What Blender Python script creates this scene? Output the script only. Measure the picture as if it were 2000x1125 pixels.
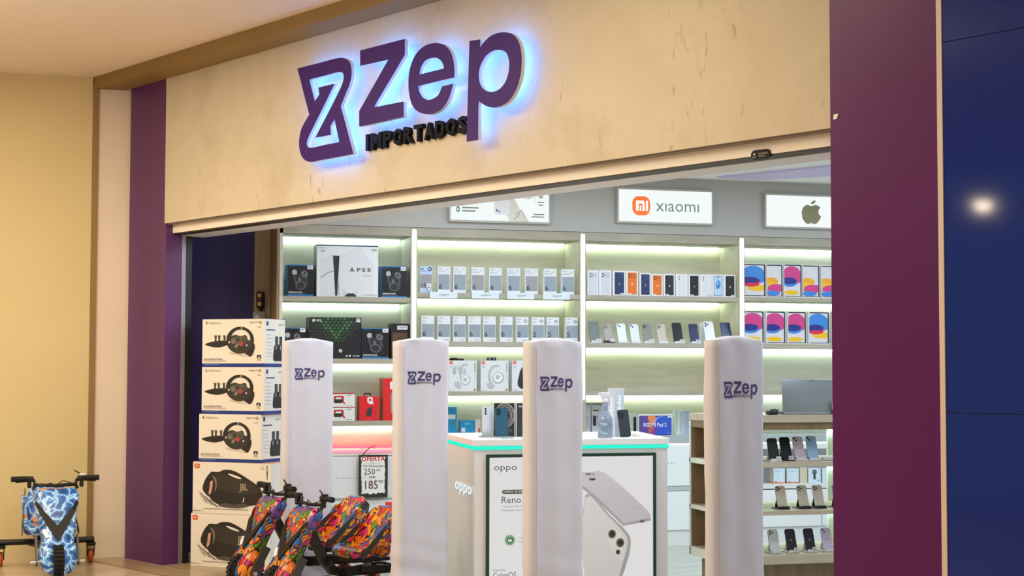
import bpy, bmesh, math, random
from mathutils import Vector, Matrix
from mathutils.geometry import tessellate_polygon
random.seed(7)
SC = bpy.context.scene
COL = SC.collection
for o in list(bpy.data.objects):
    bpy.data.objects.remove(o)

# ------------------------------------------------------------------ camera
# grid A: X runs along the shop front, Y goes into the shop; the shop front is the plane Y = 0
# grid B (= world): Y runs along the shelving wall, X comes out of it; Z is up in both
F_PX = 3000.0
PP = (1000.0, 583.0)
EYE = 1.3
def _dir(px, py):
    return Vector((px - PP[0], py - PP[1], F_PX)).normalized()
_hy = lambda x: 725 + .0022 * (x - 1000)
_up = _dir(5000, _hy(5000)).cross(_dir(-1650, _hy(-1650))).normalized()
if _up.y > 0: _up = -_up
class Frame:
    """a floor grid seen by the camera: the shop front (A) and the shelving wall (B) stand at 117 degrees to each other"""
    def __init__(s, vpx, along_x):
        a = _dir(vpx, _hy(vpx))
        if along_x: s.u = -a; s.v = _up.cross(s.u)
        else: s.v = a; s.u = s.v.cross(_up)
        s.cam = Vector((0, 0, EYE)); r = s.ray(316, 1104); q = s.cam + r * (-EYE / r.z)
        s.cam = Vector((-q.x, -q.y, EYE)); s.ang = 0.0
    def ray(s, px, py):
        d = _dir(px, py); return Vector((s.u.dot(d), s.v.dot(d), _up.dot(d)))
FA = Frame(-1650, True); FB = Frame(12000, False)
_bu = Vector((FB.u.dot(FA.u), FB.v.dot(FA.u))); FA.ang = math.atan2(_bu.y, _bu.x)
FR = FB
CAM = FB.cam
def use(f):
    global FR
    FR = f
def ray(px, py): return FR.ray(px, py)
def at_x(px, py, X):
    r = ray(px, py); return FR.cam + r * ((X - FR.cam.x) / r.x)
def at_y(px, py, Y):
    r = ray(px, py); return FR.cam + r * ((Y - FR.cam.y) / r.y)
def at_z(px, py, Z):
    r = ray(px, py); return FR.cam + r * ((Z - FR.cam.z) / r.z)
def place(o, loc=(0, 0, 0), rz=0.0):
    """put a top-level object into the current floor grid"""
    c, s_ = math.cos(FR.ang), math.sin(FR.ang)
    o.location = (loc[0] * c - loc[1] * s_, loc[0] * s_ + loc[1] * c, loc[2]); o.rotation_euler = (0, 0, rz + FR.ang)
_u, _v = FB.u, FB.v
cam = bpy.data.cameras.new('camera')
camo = bpy.data.objects.new('camera', cam); COL.objects.link(camo)
cam.sensor_width = 36; cam.lens = F_PX / 2000 * 36
cam.shift_y = -(562.5 - PP[1]) / 2000
cam.clip_start = .1; cam.clip_end = 200
right = Vector((_u.x, _v.x, _up.x)); down = Vector((_u.y, _v.y, _up.y)); fwd = Vector((_u.z, _v.z, _up.z))
camo.matrix_world = Matrix(((right.x, -down.x, -fwd.x, CAM.x), (right.y, -down.y, -fwd.y, CAM.y),
                            (right.z, -down.z, -fwd.z, CAM.z), (0, 0, 0, 1)))
SC.camera = camo

# ------------------------------------------------------------------ world, lights, exposure
W = bpy.data.worlds.new('world'); SC.world = W; W.use_nodes = True
W.node_tree.nodes['Background'].inputs[0].default_value = (1.0, .88, .70, 1)
W.node_tree.nodes['Background'].inputs[1].default_value = .42
SC.view_settings.view_transform = 'Standard'
SC.view_settings.look = 'None'
SC.view_settings.gamma = 1
SC.view_settings.exposure = 0.08
SC.cycles.max_bounces = 6
SC.cycles.diffuse_bounces = 4
SC.cycles.glossy_bounces = 3
SC.cycles.transmission_bounces = 6
SC.cycles.sample_clamp_indirect = 6
def area(name, loc, size, power, color, rot=(0, 0, 0), sy=None):
    l = bpy.data.lights.new(name, 'AREA'); l.energy = power; l.color = color
    l.shape = 'RECTANGLE'; l.size = size; l.size_y = sy or size
    o = bpy.data.objects.new(name, l); COL.objects.link(o); use(FA); place(o, loc)
    return o
WARM = (1.0, .86, .60)
COOL = (.80, .90, 1.0)
for x, y, pw in ((.7, -2.0, 46), (2.4, -2.0, 46), (.9, -4.4, 40), (-.9, -6.2, 44), (7.4, -2.2, 30), (7.6, -4.8, 22), (4.5, -1.25, 20)):
    area('mall_ceiling_lamp', (x, y, 3.30), 1.2, pw, WARM)
for x, y in ((1.2, -3.4), (3.2, -2.6)):  # added fill lights out of view, facing up to brighten the mall ceiling
    o = area('mall_ceiling_fill', (x, y, 2.75), .7, 32, (1.0, .93, .82)); o.rotation_euler = (math.pi, 0, 0)
for (x, y) in ((1.7, 1.3), (2.6, 2.6), (3.4, 4.2), (3.6, 1.4), (4.6, 3.2), (5.2, 1.5)):
    area('shop_ceiling_lamp', (x, y, 2.735), .8, 20, COOL)

# ------------------------------------------------------------------ materials
MATS = {}
def s2l(c):
    return c / 12.92 if c <= .04045 else ((c + .055) / 1.055) ** 2.4
def hexlin(h):
    return tuple(s2l(int(h[i:i + 2], 16) / 255) for i in (0, 2, 4))
def C(h, rough=.5, metal=0.0, emit=0.0, trans=0.0, coat=0.0, bump=0.0, var=0.0, scale=8.0, spec=.5):
    """a plain procedural material from a hex colour (optional noise variation)"""
    key = (h, rough, metal, emit, trans, coat, bump, var, scale, spec)
    if key in MATS: return MATS[key]
    m = bpy.data.materials.new('mat_' + h); m.use_nodes = True
    nt = m.node_tree; b = nt.nodes['Principled BSDF']
    c = hexlin(h) + (1,)
    b.inputs['Base Color'].default_value = c
    b.inputs['Roughness'].default_value = rough
    b.inputs['Metallic'].default_value = metal
    if emit:
        b.inputs['Emission Color'].default_value = c
        b.inputs['Emission Strength'].default_value = emit
    b.inputs['Specular IOR Level'].default_value = spec
    if trans: b.inputs['Transmission Weight'].default_value = trans
    if coat: b.inputs['Coat Weight'].default_value = coat
    if var or bump:
        tc = nt.nodes.new('ShaderNodeTexCoord'); n = nt.nodes.new('ShaderNodeTexNoise')
        n.inputs['Scale'].default_value = scale; n.inputs['Detail'].default_value = 5
        nt.links.new(tc.outputs['Object'], n.inputs['Vector'])
        if var:
            r = nt.nodes.new('ShaderNodeValToRGB')
            r.color_ramp.elements[0].position = .3; r.color_ramp.elements[1].position = .7
            r.color_ramp.elements[0].color = tuple(x * (1 - var) for x in c[:3]) + (1,)
            r.color_ramp.elements[1].color = tuple(min(1, x * (1 + var)) for x in c[:3]) + (1,)
            nt.links.new(n.outputs['Fac'], r.inputs['Fac']); nt.links.new(r.outputs['Color'], b.inputs['Base Color'])
        if bump:
            bn = nt.nodes.new('ShaderNodeBump'); bn.inputs['Strength'].default_value = bump
            nt.links.new(n.outputs['Fac'], bn.inputs['Height']); nt.links.new(bn.outputs['Normal'], b.inputs['Normal'])
    MATS[key] = m
    return m
def nodes(name):
    m = bpy.data.materials.new(name); m.use_nodes = True
    nt = m.node_tree
    return m, nt, nt.nodes['Principled BSDF'], (lambda t: nt.nodes.new('ShaderNode' + t)), nt.links.new
def ramp(N, stops, const=False):
    r = N('ValToRGB'); e = r.color_ramp.elements
    if const: r.color_ramp.interpolation = 'CONSTANT'
    while len(e) < len(stops): e.new(.5)
    for el, (p, h) in zip(e, stops):
        el.position = p; el.color = hexlin(h) + (1,)
    return r
def emit_mat(name, h, s):
    m = bpy.data.materials.new(name); m.use_nodes = True; nt = m.node_tree
    nt.nodes.clear()
    e = nt.nodes.new('ShaderNodeEmission'); o = nt.nodes.new('ShaderNodeOutputMaterial')
    e.inputs[0].default_value = hexlin(h) + (1,); e.inputs[1].default_value = s
    nt.links.new(e.outputs[0], o.inputs[0])
    return m
def stucco_mat():
    m, nt, b, N, L = nodes('stucco'); tc = N('TexCoord')
    n1 = N('TexNoise'); n1.inputs['Scale'].default_value = 1.3; n1.inputs['Detail'].default_value = 8; n1.inputs['Roughness'].default_value = .65
    L(tc.outputs['Object'], n1.inputs['Vector'])
    r1 = ramp(N, ((.32, 'bfb098'), (.5, 'd0c4b0'), (.7, 'c9bca6')))
    L(n1.outputs['Fac'], r1.inputs['Fac'])
    # short trowel scratches
    mp = N('Mapping'); mp.inputs['Rotation'].default_value = (0, .7, 0); mp.inputs['Scale'].default_value = (10, 10, 2.6)
    L(tc.outputs['Object'], mp.inputs['Vector'])
    n2 = N('TexNoise'); n2.inputs['Scale'].default_value = 1.6; n2.inputs['Detail'].default_value = 3; n2.inputs['Distortion'].default_value = 1.5
    L(mp.outputs['Vector'], n2.inputs['Vector'])
    r2 = ramp(N, ((.645, '000000'), (.72, 'ffffff'))); L(n2.outputs['Fac'], r2.inputs['Fac'])
    n3 = N('TexNoise'); n3.inputs['Scale'].default_value = 2.4; L(tc.outputs['Object'], n3.inputs['Vector'])
    r3 = ramp(N, ((.45, '000000'), (.6, 'ffffff'))); L(n3.outputs['Fac'], r3.inputs['Fac'])
    mu = N('Math'); mu.operation = 'MULTIPLY'; L(r2.outputs['Color'], mu.inputs[0]); L(r3.outputs['Color'], mu.inputs[1])
    mu2 = N('Math'); mu2.operation = 'MULTIPLY'; mu2.inputs[1].default_value = .5; L(mu.outputs[0], mu2.inputs[0])
    mx = N('MixRGB'); L(mu2.outputs[0], mx.inputs['Fac']); L(r1.outputs['Color'], mx.inputs[1]); mx.inputs[2].default_value = hexlin('7d6c5a') + (1,)
    L(mx.outputs[0], b.inputs['Base Color']); b.inputs['Roughness'].default_value = .8
    bn = N('Bump'); bn.inputs['Strength'].default_value = .15; L(n1.outputs['Fac'], bn.inputs['Height']); L(bn.outputs['Normal'], b.inputs['Normal'])
    return m
def wood_mat(name, c1, c2, c3, along=1, rough=.5, sc=1.0):
    """long grain along axis `along` (0 x, 1 y, 2 z)"""
    m, nt, b, N, L = nodes(name); tc = N('TexCoord'); mp = N('Mapping')
    s = [9 * sc] * 3; s[along] = .9 * sc; mp.inputs['Scale'].default_value = s
    L(tc.outputs['Object'], mp.inputs['Vector'])
    n = N('TexNoise'); n.inputs['Scale'].default_value = 2.2; n.inputs['Detail'].default_value = 7; n.inputs['Distortion'].default_value = .8
    L(mp.outputs['Vector'], n.inputs['Vector'])
    r = ramp(N, ((.3, c1), (.5, c2), (.72, c3))); L(n.outputs['Fac'], r.inputs['Fac'])
    L(r.outputs['Color'], b.inputs['Base Color']); b.inputs['Roughness'].default_value = rough
    return m
def tile_mat(name, c1, c2, joint, size, rough, along=None):
    m, nt, b, N, L = nodes(name); tc = N('TexCoord')
    br = N('TexBrick'); br.offset = 0 if along is None else .5
    br.inputs['Scale'].default_value = 1; br.inputs['Brick Width'].default_value = size[0]; br.inputs['Row Height'].default_value = size[1]
    br.inputs['Mortar Size'].default_value = .003; br.inputs['Mortar Smooth'].default_value = .1
    mp = N('Mapping')
    if along: mp.inputs['Rotation'].default_value = (0, 0, math.pi / 2)
    L(tc.outputs['Object'], mp.inputs['Vector']); L(mp.outputs['Vector'], br.inputs['Vector'])
    n = N('TexNoise'); n.inputs['Scale'].default_value = 3; n.inputs['Detail'].default_value = 6
    mp2 = N('Mapping'); mp2.inputs['Scale'].default_value = (1, 1, 1) if along is None else (6, 1, 1)
    L(tc.outputs['Object'], mp2.inputs['Vector']); L(mp2.outputs['Vector'], n.inputs['Vector'])
    r = ramp(N, ((.35, c1), (.65, c2))); L(n.outputs['Fac'], r.inputs['Fac'])
    L(r.outputs['Color'], br.inputs['Color1']); L(r.outputs['Color'], br.inputs['Color2']); br.inputs['Mortar'].default_value = hexlin(joint) + (1,)
    L(br.outputs['Color'], b.inputs['Base Color']); b.inputs['Roughness'].default_value = rough
    return m
def graffiti_mat():
    m, nt, b, N, L = nodes('graffiti_print'); tc = N('TexCoord')
    nz = N('TexNoise'); nz.inputs['Scale'].default_value = 9; nz.inputs['Detail'].default_value = 2; L(tc.outputs['Object'], nz.inputs['Vector'])
    mixv = N('MixRGB'); mixv.inputs['Fac'].default_value = .10; L(tc.outputs['Object'], mixv.inputs[1]); L(nz.outputs['Color'], mixv.inputs[2])
    v1 = N('TexVoronoi'); v1.inputs['Scale'].default_value = 23; L(mixv.outputs[0], v1.inputs['Vector'])
    sep = N('SeparateColor'); L(v1.outputs['Color'], sep.inputs[0])
    r1 = ramp(N, ((0, 'd4202a'), (.11, 'f08a18'), (.27, '1f5fb8'), (.40, 'f2a51e'), (.50, '5c8a1e'), (.60, 'd12f7c'), (.70, '74489a'), (.80, 'ee7a1a'), (.90, '2a76c4')), True)
    L(sep.outputs[0], r1.inputs['Fac'])
    # letter-like dark strokes inside the blobs
    wv = N('TexWave'); wv.inputs['Scale'].default_value = 16; wv.inputs['Distortion'].default_value = 7; wv.inputs['Detail'].default_value = 1.5
    wv.bands_direction = 'DIAGONAL'; L(mixv.outputs[0], wv.inputs['Vector'])
    rw = ramp(N, ((.13, 'ffffff'), (.2, '000000'))); L(wv.outputs['Fac'], rw.inputs['Fac'])
    rsel = ramp(N, ((.42, '000000'), (.43, 'ffffff')), True); L(sep.outputs[1], rsel.inputs['Fac'])
    mm = N('Math'); mm.operation = 'MULTIPLY'; L(rw.outputs['Color'], mm.inputs[0]); L(rsel.outputs['Color'], mm.inputs[1])
    mx1 = N('MixRGB'); L(mm.outputs[0], mx1.inputs['Fac']); L(r1.outputs['Color'], mx1.inputs[1]); mx1.inputs[2].default_value = hexlin('2a1410') + (1,)
    v2 = N('TexVoronoi'); v2.feature = 'DISTANCE_TO_EDGE'; v2.inputs['Scale'].default_value = 23; L(mixv.outputs[0], v2.inputs['Vector'])
    r2 = ramp(N, ((.02, 'ffffff'), (.05, '000000'))); L(v2.outputs['Distance'], r2.inputs['Fac'])
    mx2 = N('MixRGB'); L(r2.outputs['Color'], mx2.inputs['Fac']); L(mx1.outputs[0], mx2.inputs[1]); mx2.inputs[2].default_value = hexlin('1c1620') + (1,)
    L(mx2.outputs[0], b.inputs['Base Color']); b.inputs['Roughness'].default_value = .22; b.inputs['Coat Weight'].default_value = .5
    return m
def lightning_mat():
    m, nt, b, N, L = nodes('lightning_print'); tc = N('TexCoord')
    nz = N('TexNoise'); nz.inputs['Scale'].default_value = 7; nz.inputs['Detail'].default_value = 3; L(tc.outputs['Object'], nz.inputs['Vector'])
    mixv = N('MixRGB'); mixv.inputs['Fac'].default_value = .16; L(tc.outputs['Object'], mixv.inputs[1]); L(nz.outputs['Color'], mixv.inputs[2])
    v2 = N('TexVoronoi'); v2.feature = 'DISTANCE_TO_EDGE'; v2.inputs['Scale'].default_value = 18; L(mixv.outputs[0], v2.inputs['Vector'])
    r2 = ramp(N, ((0, 'cfe9ff'), (.05, '6fb4ee'), (.14, '2a6cc0'), (.36, '15387e'), (.6, '122a5e'))); L(v2.outputs['Distance'], r2.inputs['Fac'])
    n3 = N('TexNoise'); n3.inputs['Scale'].default_value = 7.5; n3.inputs['Detail'].default_value = 2; L(tc.outputs['Object'], n3.inputs['Vector'])
    r3 = ramp(N, ((.60, '000000'), (.66, 'ffffff'))); L(n3.outputs['Fac'], r3.inputs['Fac'])
    mx = N('MixRGB'); L(r3.outputs['Color'], mx.inputs['Fac']); L(r2.outputs['Color'], mx.inputs[1]); mx.inputs[2].default_value = hexlin('d98b52') + (1,)
    L(mx.outputs[0], b.inputs['Base Color']); b.inputs['Roughness'].default_value = .22; b.inputs['Coat Weight'].default_value = .5
    return m
def cloth_mat():
    m, nt, b, N, L = nodes('white_cover_cloth'); tc = N('TexCoord')
    n = N('TexNoise'); n.inputs['Scale'].default_value = 140; n.inputs['Detail'].default_value = 2; L(tc.outputs['Object'], n.inputs['Vector'])
    b.inputs['Base Color'].default_value = hexlin('d6d6e6') + (1,); b.inputs['Roughness'].default_value = .75
    b.inputs['Sheen Weight'].default_value = .15
    bn = N('Bump'); bn.inputs['Strength'].default_value = .05; L(n.outputs['Fac'], bn.inputs['Height']); L(bn.outputs['Normal'], b.inputs['Normal'])
    return m
def tablet_mat(name, bg, blobs):
    return None

PURPLE = C('5a2a66', .32, var=.05, scale=2)
PURPLE_R = C('5c1a60', .32, var=.04, scale=1.5, spec=.3)
NAVY = C('25105a', .45)
BLUEPANEL = C('0a2a86', .07, spec=.4)
BEIGE = C('d6c496', .75, var=.03, scale=1.2)
CREAM = C('e6d6c6', .7, var=.03, scale=1.5)
OLIVE = C('8f7342', .6, var=.05, scale=3)
WHITE = C('eceae6', .45)
WHITEP = C('f1f0ee', .35)
STUCCO = stucco_mat()
WOODB = wood_mat('shelf_wood_pale', 'cfc9b2', 'd9d3bc', 'e0dac6', 1, .55)
WOODW = wood_mat('shelf_wood_white', 'cfcfc4', 'd8d8ce', 'deded6', 1, .5)
SHELFM = wood_mat('shelf_edge_wood', 'a09a8a', 'aca696', 'b6b0a0', 1, .55)
WOODT = wood_mat('panel_wood_tan', 'a88a62', 'b89c74', 'c4aa84', 2, .5)
WOODD = wood_mat('panel_wood_dark', '8e7350', '9c815e', 'a88c68', 2, .5)
BLACK = C('131313', .45)
JET = C('050505', .6, spec=.15)
BLACKM = C('1b1b1d', .35, .4)
RUBBER = C('141414', .85, bump=.3, scale=60)
DGREY = C('3c3c40', .5)
CHROME = C('c8c8cc', .22, 1.0)
GRAFF = graffiti_mat()
LIGHTN = lightning_mat()
CLOTH = cloth_mat()
LED = emit_mat('led_strip_light', 'e2ffea', 17)
LEDV = emit_mat('led_column_light', 'f2fff4', 2.6)
LEDPINK = emit_mat('led_pink_light', 'ff7f9c', 1.6)
LEDRED = emit_mat('led_red_light', 'ff2a38', 9)
LEDTEAL = emit_mat('led_teal_light', '2ee8c8', 1.15)
HALO = emit_mat('sign_halo_light', '4c90ff', 11)
LBOX = emit_mat('light_box_panel', 'f4fbfa', .95)
GLOW = emit_mat('white_lettering_light', 'eafcff', 1.05)

# ------------------------------------------------------------------ mesh builder
def tess(loops):
    vs = [p for lp in loops for p in lp]
    tris = tessellate_polygon([[Vector((p[0], p[1], 0)) for p in lp] for lp in loops])
    return vs, [tuple(t) for t in tris]
_txt = {}
def text2d(s, bold=0.0):
    """triangulated outline of a string, normalised to the unit square"""
    k = (s, bold)
    if k not in _txt:
        cu = bpy.data.curves.new('txt', 'FONT'); cu.body = s; cu.size = 1; cu.resolution_u = 2; cu.offset = bold
        cu.fill_mode = 'FRONT'
        ob = bpy.data.objects.new('txt', cu)
        me = ob.to_mesh()
        vs = [(v.co.x, v.co.y) for v in me.vertices]; fs = [tuple(p.vertices) for p in me.polygons]
        ob.to_mesh_clear(); bpy.data.objects.remove(ob); bpy.data.curves.remove(cu)
        x0 = min(v[0] for v in vs); x1 = max(v[0] for v in vs); y0 = min(v[1] for v in vs); y1 = max(v[1] for v in vs)
        w = max(x1 - x0, 1e-6); h = max(y1 - y0, 1e-6)
        _txt[k] = ([((x - x0) / w, (y - y0) / h) for x, y in vs], fs)
    return _txt[k]
def smooth_loop(pts, seg=6):
    """pts: (x, y) smooth or (x, y, 1) corner -> polyline (Catmull-Rom, broken at corners)"""
    n = len(pts); out = []
    for i in range(n):
        p1 = pts[i]; p2 = pts[(i + 1) % n]
        c1 = len(p1) > 2; c2 = len(p2) > 2
        if c1 and c2:
            out.append((p1[0], p1[1])); continue
        p0 = pts[i - 1] if not c1 else (2 * p1[0] - p2[0], 2 * p1[1] - p2[1])
        p3 = pts[(i + 2) % n] if not c2 else (2 * p2[0] - p1[0], 2 * p2[1] - p1[1])
        for k in range(seg):
            t = k / seg
            out.append(tuple(.5 * (2 * p1[j] + (p2[j] - p0[j]) * t + (2 * p0[j] - 5 * p1[j] + 4 * p2[j] - p3[j]) * t * t
                                   + (3 * p1[j] - p0[j] - 3 * p2[j] + p3[j]) * t ** 3) for j in (0, 1)))
    return out
def ell(cx, cy, rx, ry, n=24, a0=0, a1=360):
    full = abs(a1 - a0) >= 360
    m = n if full else n + 1
    return [(cx + rx * math.cos(math.radians(a0 + (a1 - a0) * i / n)), cy + ry * math.sin(math.radians(a0 + (a1 - a0) * i / n))) for i in range(m)]
def rrect(x0, y0, x1, y1, r, n=4, rx=None):
    rx = rx or r
    o = []
    for cx, cy, a in ((x1 - rx, y1 - r, 0), (x0 + rx, y1 - r, 90), (x0 + rx, y0 + r, 180), (x1 - rx, y0 + r, 270)):
        for i in range(n + 1):
            t = math.radians(a + 90 * i / n); o.append((cx + rx * math.cos(t), cy + r * math.sin(t)))
    return o

class MB:
    def __init__(s):
        s.v = []; s.f = []; s.fm = []; s.m = []; s.sm = []
    def mi(s, mat):
        if mat not in s.m: s.m.append(mat)
        return s.m.index(mat)
    def add(s, vs, fs, mat, smooth=False):
        b = len(s.v); s.v.extend(tuple(v) for v in vs); k = s.mi(mat)
        for f in fs:
            s.f.append(tuple(i + b for i in f)); s.fm.append(k); s.sm.append(smooth)
        return s
    def box(s, x0, x1, y0, y1, z0, z1, mat):
        vs = [(x0, y0, z0), (x1, y0, z0), (x1, y1, z0), (x0, y1, z0), (x0, y0, z1), (x1, y0, z1), (x1, y1, z1), (x0, y1, z1)]
        return s.add(vs, [(3, 2, 1, 0), (4, 5, 6, 7), (0, 1, 5, 4), (1, 2, 6, 5), (2, 3, 7, 6), (3, 0, 4, 7)], mat)
    def rbox(s, x0, x1, y0, y1, z0, z1, mat, r=.004, seg=2, smooth=True):
        bm = bmesh.new(); bmesh.ops.create_cube(bm, size=1)
        for v in bm.verts:
            v.co = Vector(((x0 + x1) / 2 + v.co.x * (x1 - x0), (y0 + y1) / 2 + v.co.y * (y1 - y0), (z0 + z1) / 2 + v.co.z * (z1 - z0)))
        bmesh.ops.bevel(bm, geom=bm.edges[:], offset=r, segments=seg, profile=.5, affect='EDGES')
        bm.verts.index_update()
        s.add([v.co[:] for v in bm.verts], [[v.index for v in f.verts] for f in bm.faces], mat, smooth); bm.free()
        return s
    def prism(s, loops, fn, d0, d1, mat, smooth=False, side=None):
        """extrude 2D loops (first outer, rest holes): fn(a, b, d) -> xyz"""
        if loops and not isinstance(loops[0][0], (tuple, list)): loops = [loops]
        vs, tr = tess(loops)
        n = len(vs)
        s.add([fn(a, b, d0) for a, b in vs], [t[::-1] for t in tr], mat)
        s.add([fn(a, b, d1) for a, b in vs], tr, mat)
        for lp in loops:
            m = len(lp)
            s.add([fn(a, b, d0) for a, b in lp] + [fn(a, b, d1) for a, b in lp],
                  [(i, (i + 1) % m, m + (i + 1) % m, m + i) for i in range(m)], side or mat, smooth)
        return s
    def tube(s, pts, r, mat, n=10, closed=False, caps=True):
        P = [Vector(p) for p in pts]; m = len(P); R = r if isinstance(r, (list, tuple)) else [r] * m
        up = None; vs = []
        for i, p in enumerate(P):
            if closed: t = P[(i + 1) % m] - P[i - 1]
            else: t = P[min(i + 1, m - 1)] - P[max(i - 1, 0)]
            t.normalize()
            if up is None:
                up = Vector((0, 0, 1)) if abs(t.z) < .9 else Vector((1, 0, 0))
            a = (up - t * up.dot(t)).normalized(); up = a; b = t.cross(a)
            for k in range(n):
                q = 2 * math.pi * k / n; vs.append(p + (a * math.cos(q) + b * math.sin(q)) * R[i])
        fs = [(i * n + k, i * n + (k + 1) % n, ((i + 1) % m) * n + (k + 1) % n, ((i + 1) % m) * n + k)
              for i in range(m if closed else m - 1) for k in range(n)]
        s.add(vs, fs, mat, True)
        if caps and not closed:
            s.add(vs[:n], [tuple(range(n))[::-1]], mat); s.add(vs[-n:], [tuple(range(n))], mat)
        return s
    def bar(s, p0, p1, w, h, mat):
        """rectangular bar from p0 to p1"""
        a = Vector(p0); b = Vector(p1); t = (b - a).normalized()
        up = Vector((0, 1, 0)) if abs(t.y) < .9 else Vector((0, 0, 1))
        x = (up - t * up.dot(t)).normalized() * (w / 2); y = t.cross(x).normalized() * (h / 2)
        vs = [p + sx * x + sy * y for p in (a, b) for sx, sy in ((-1, -1), (1, -1), (1, 1), (-1, 1))]
        return s.add(vs, [(3, 2, 1, 0), (4, 5, 6, 7), (0, 1, 5, 4), (1, 2, 6, 5), (2, 3, 7, 6), (3, 0, 4, 7)], mat)
    def lathe(s, prof, mat, c=(0, 0, 0), axis='z', n=20, smooth=True):
        vs = []
        for r, h in prof:
            for k in range(n):
                q = 2 * math.pi * k / n; a = r * math.cos(q); b = r * math.sin(q)
                p = (a, b, h) if axis == 'z' else (h, a, b) if axis == 'x' else (b, h, a)
                vs.append((c[0] + p[0], c[1] + p[1], c[2] + p[2]))
        m = len(prof)
        fs = [(i * n + k, i * n + (k + 1) % n, (i + 1) * n + (k + 1) % n, (i + 1) * n + k) for i in range(m - 1) for k in range(n)]
        s.add(vs, fs, mat, smooth)
        s.add(vs[:n], [tuple(range(n))[::-1]], mat); s.add(vs[-n:], [tuple(range(n))], mat)
        return s
    def ball(s, c, r, mat, n=12, m=8):
        rx, ry, rz = r if isinstance(r, (tuple, list)) else (r, r, r)
        vs = []; fs = []
        for i in range(m + 1):
            t = math.pi * i / m
            for k in range(n):
                q = 2 * math.pi * k / n
                vs.append((c[0] + rx * math.sin(t) * math.cos(q), c[1] + ry * math.sin(t) * math.sin(q), c[2] + rz * math.cos(t)))
        fs = [(i * n + k, (i + 1) * n + k, (i + 1) * n + (k + 1) % n, i * n + (k + 1) % n) for i in range(m) for k in range(n)]
        return s.add(vs, fs, mat, True)
    def weld(s):
        """merge corners that coincide so that smooth shading runs across them"""
        d = {}; mp = []; nv = []
        for v in s.v:
            k = tuple(round(c, 5) for c in v)
            if k not in d: d[k] = len(nv); nv.append(v)
            mp.append(d[k])
        s.v = nv; s.f = [tuple(mp[i] for i in f) for f in s.f]
        return s
    def mesh(s, name):
        me = bpy.data.meshes.new(name); me.from_pydata(s.v, [], s.f)
        for m in s.m: me.materials.append(m)
        me.polygons.foreach_set('material_index', s.fm); me.polygons.foreach_set('use_smooth', s.sm)
        me.update(); return me
    def build(s, name, parent=None, loc=None, rz=None, **kw):
        o = bpy.data.objects.new(name, s.mesh(name)); COL.objects.link(o)
        if parent is not None: o.parent = parent
        if parent is None: place(o, loc or (0, 0, 0), rz or 0.0)
        else:
            if loc is not None: o.location = loc
            if rz is not None: o.rotation_euler = (0, 0, rz)
        if kw: tag(o, **kw)
        return o
class Face:
    """prints on a flat face: coordinates u, v run 0..1 across the face; each print sits one hair above the last"""
    def __init__(s, mb, o, ax, bx, n, lay=.00016):
        s.mb = mb; s.o = Vector(o); s.ax = Vector(ax); s.bx = Vector(bx); s.n = Vector(n).normalized(); s.k = 0; s.lay = lay
    def P(s, u, v):
        return s.o + s.ax * u + s.bx * v + s.n * (s.k * s.lay)
    def poly(s, loops, mat):
        s.k += 1
        if not isinstance(loops[0][0], (tuple, list)): loops = [loops]
        vs, tr = tess(loops)
        s.mb.add([s.P(*p) for p in vs], tr, mat); return s
    def rect(s, u0, v0, u1, v1, mat):
        return s.poly([(u0, v0), (u1, v0), (u1, v1), (u0, v1)], mat)
    def rr(s, u0, v0, u1, v1, r, mat):
        k = s.ax.length / max(s.bx.length, 1e-6)
        return s.poly(rrect(u0, v0, u1, v1, r * k, 4, r), mat)
    def ell(s, u, v, ru, mat, rv=None, n=20):
        return s.poly(ell(u, v, ru, rv if rv is not None else ru * s.ax.length / s.bx.length, n), mat)
    def ring(s, u, v, ru, rin, mat, rv=None, n=24):
        k = s.ax.length / s.bx.length if rv is None else rv / ru
        return s.poly([ell(u, v, ru, ru * k, n), ell(u, v, rin, rin * k, n)], mat)
    def text(s, t, u0, v0, u1, v1, mat, bold=0.0, vert=False):
        s.k += 1
        vs, fs = text2d(t, bold)
        if vert: pts = [s.P(u0 + (u1 - u0) * y, v1 - (v1 - v0) * x) for x, y in vs]
        else: pts = [s.P(u0 + (u1 - u0) * x, v0 + (v1 - v0) * y) for x, y in vs]
        s.mb.add(pts, fs, mat); return s
    def line(s, pts, w, mat):
        """stroke of width w (in u units)"""
        s.k += 1
        k = s.ax.length / s.bx.length
        for (a, b), (c, d) in zip(pts[:-1], pts[1:]):
            dx, dy = c - a, (d - b) / k; l = math.hypot(dx, dy) or 1
            nx, ny = -dy / l * w / 2, dx / l * w / 2 * k
            s.mb.add([s.P(a + nx, b + ny), s.P(a - nx, b - ny), s.P(c - nx, d - ny), s.P(c + nx, d + ny)], [(0, 1, 2, 3)], mat)
        return s
def front(mb, w, h, y=0.0):
    return Face(mb, (-w / 2, y, 0), (w, 0, 0), (0, 0, h), (0, -1, 0))
def tag(o, label=None, cat=None, group=None, kind=None):
    if label: o['label'] = label
    if cat: o['category'] = cat
    if group: o['group'] = group
    if kind: o['kind'] = kind
    return o
def empty(name, loc=(0, 0, 0), rz=0.0, **kw):
    o = bpy.data.objects.new(name, None); COL.objects.link(o); place(o, loc, rz); o.empty_display_size = .1
    tag(o, **kw); return o
def copy_tree(o, parent=None):
    c = o.copy(); COL.objects.link(c)
    if parent is not None: c.parent = parent
    for ch in list(o.children): copy_tree(ch, c)
    return c
def solid(name, x0, x1, y0, y1, z0, z1, mat, **kw):
    return MB().box(x0, x1, y0, y1, z0, z1, mat).build(name, **kw)
ORD = ('first', 'second', 'third', 'fourth', 'fifth', 'sixth', 'seventh', 'eighth', 'ninth', 'tenth', 'eleventh', 'twelfth')
RZ = math.pi / 2          # things on the side wall face +X


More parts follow.
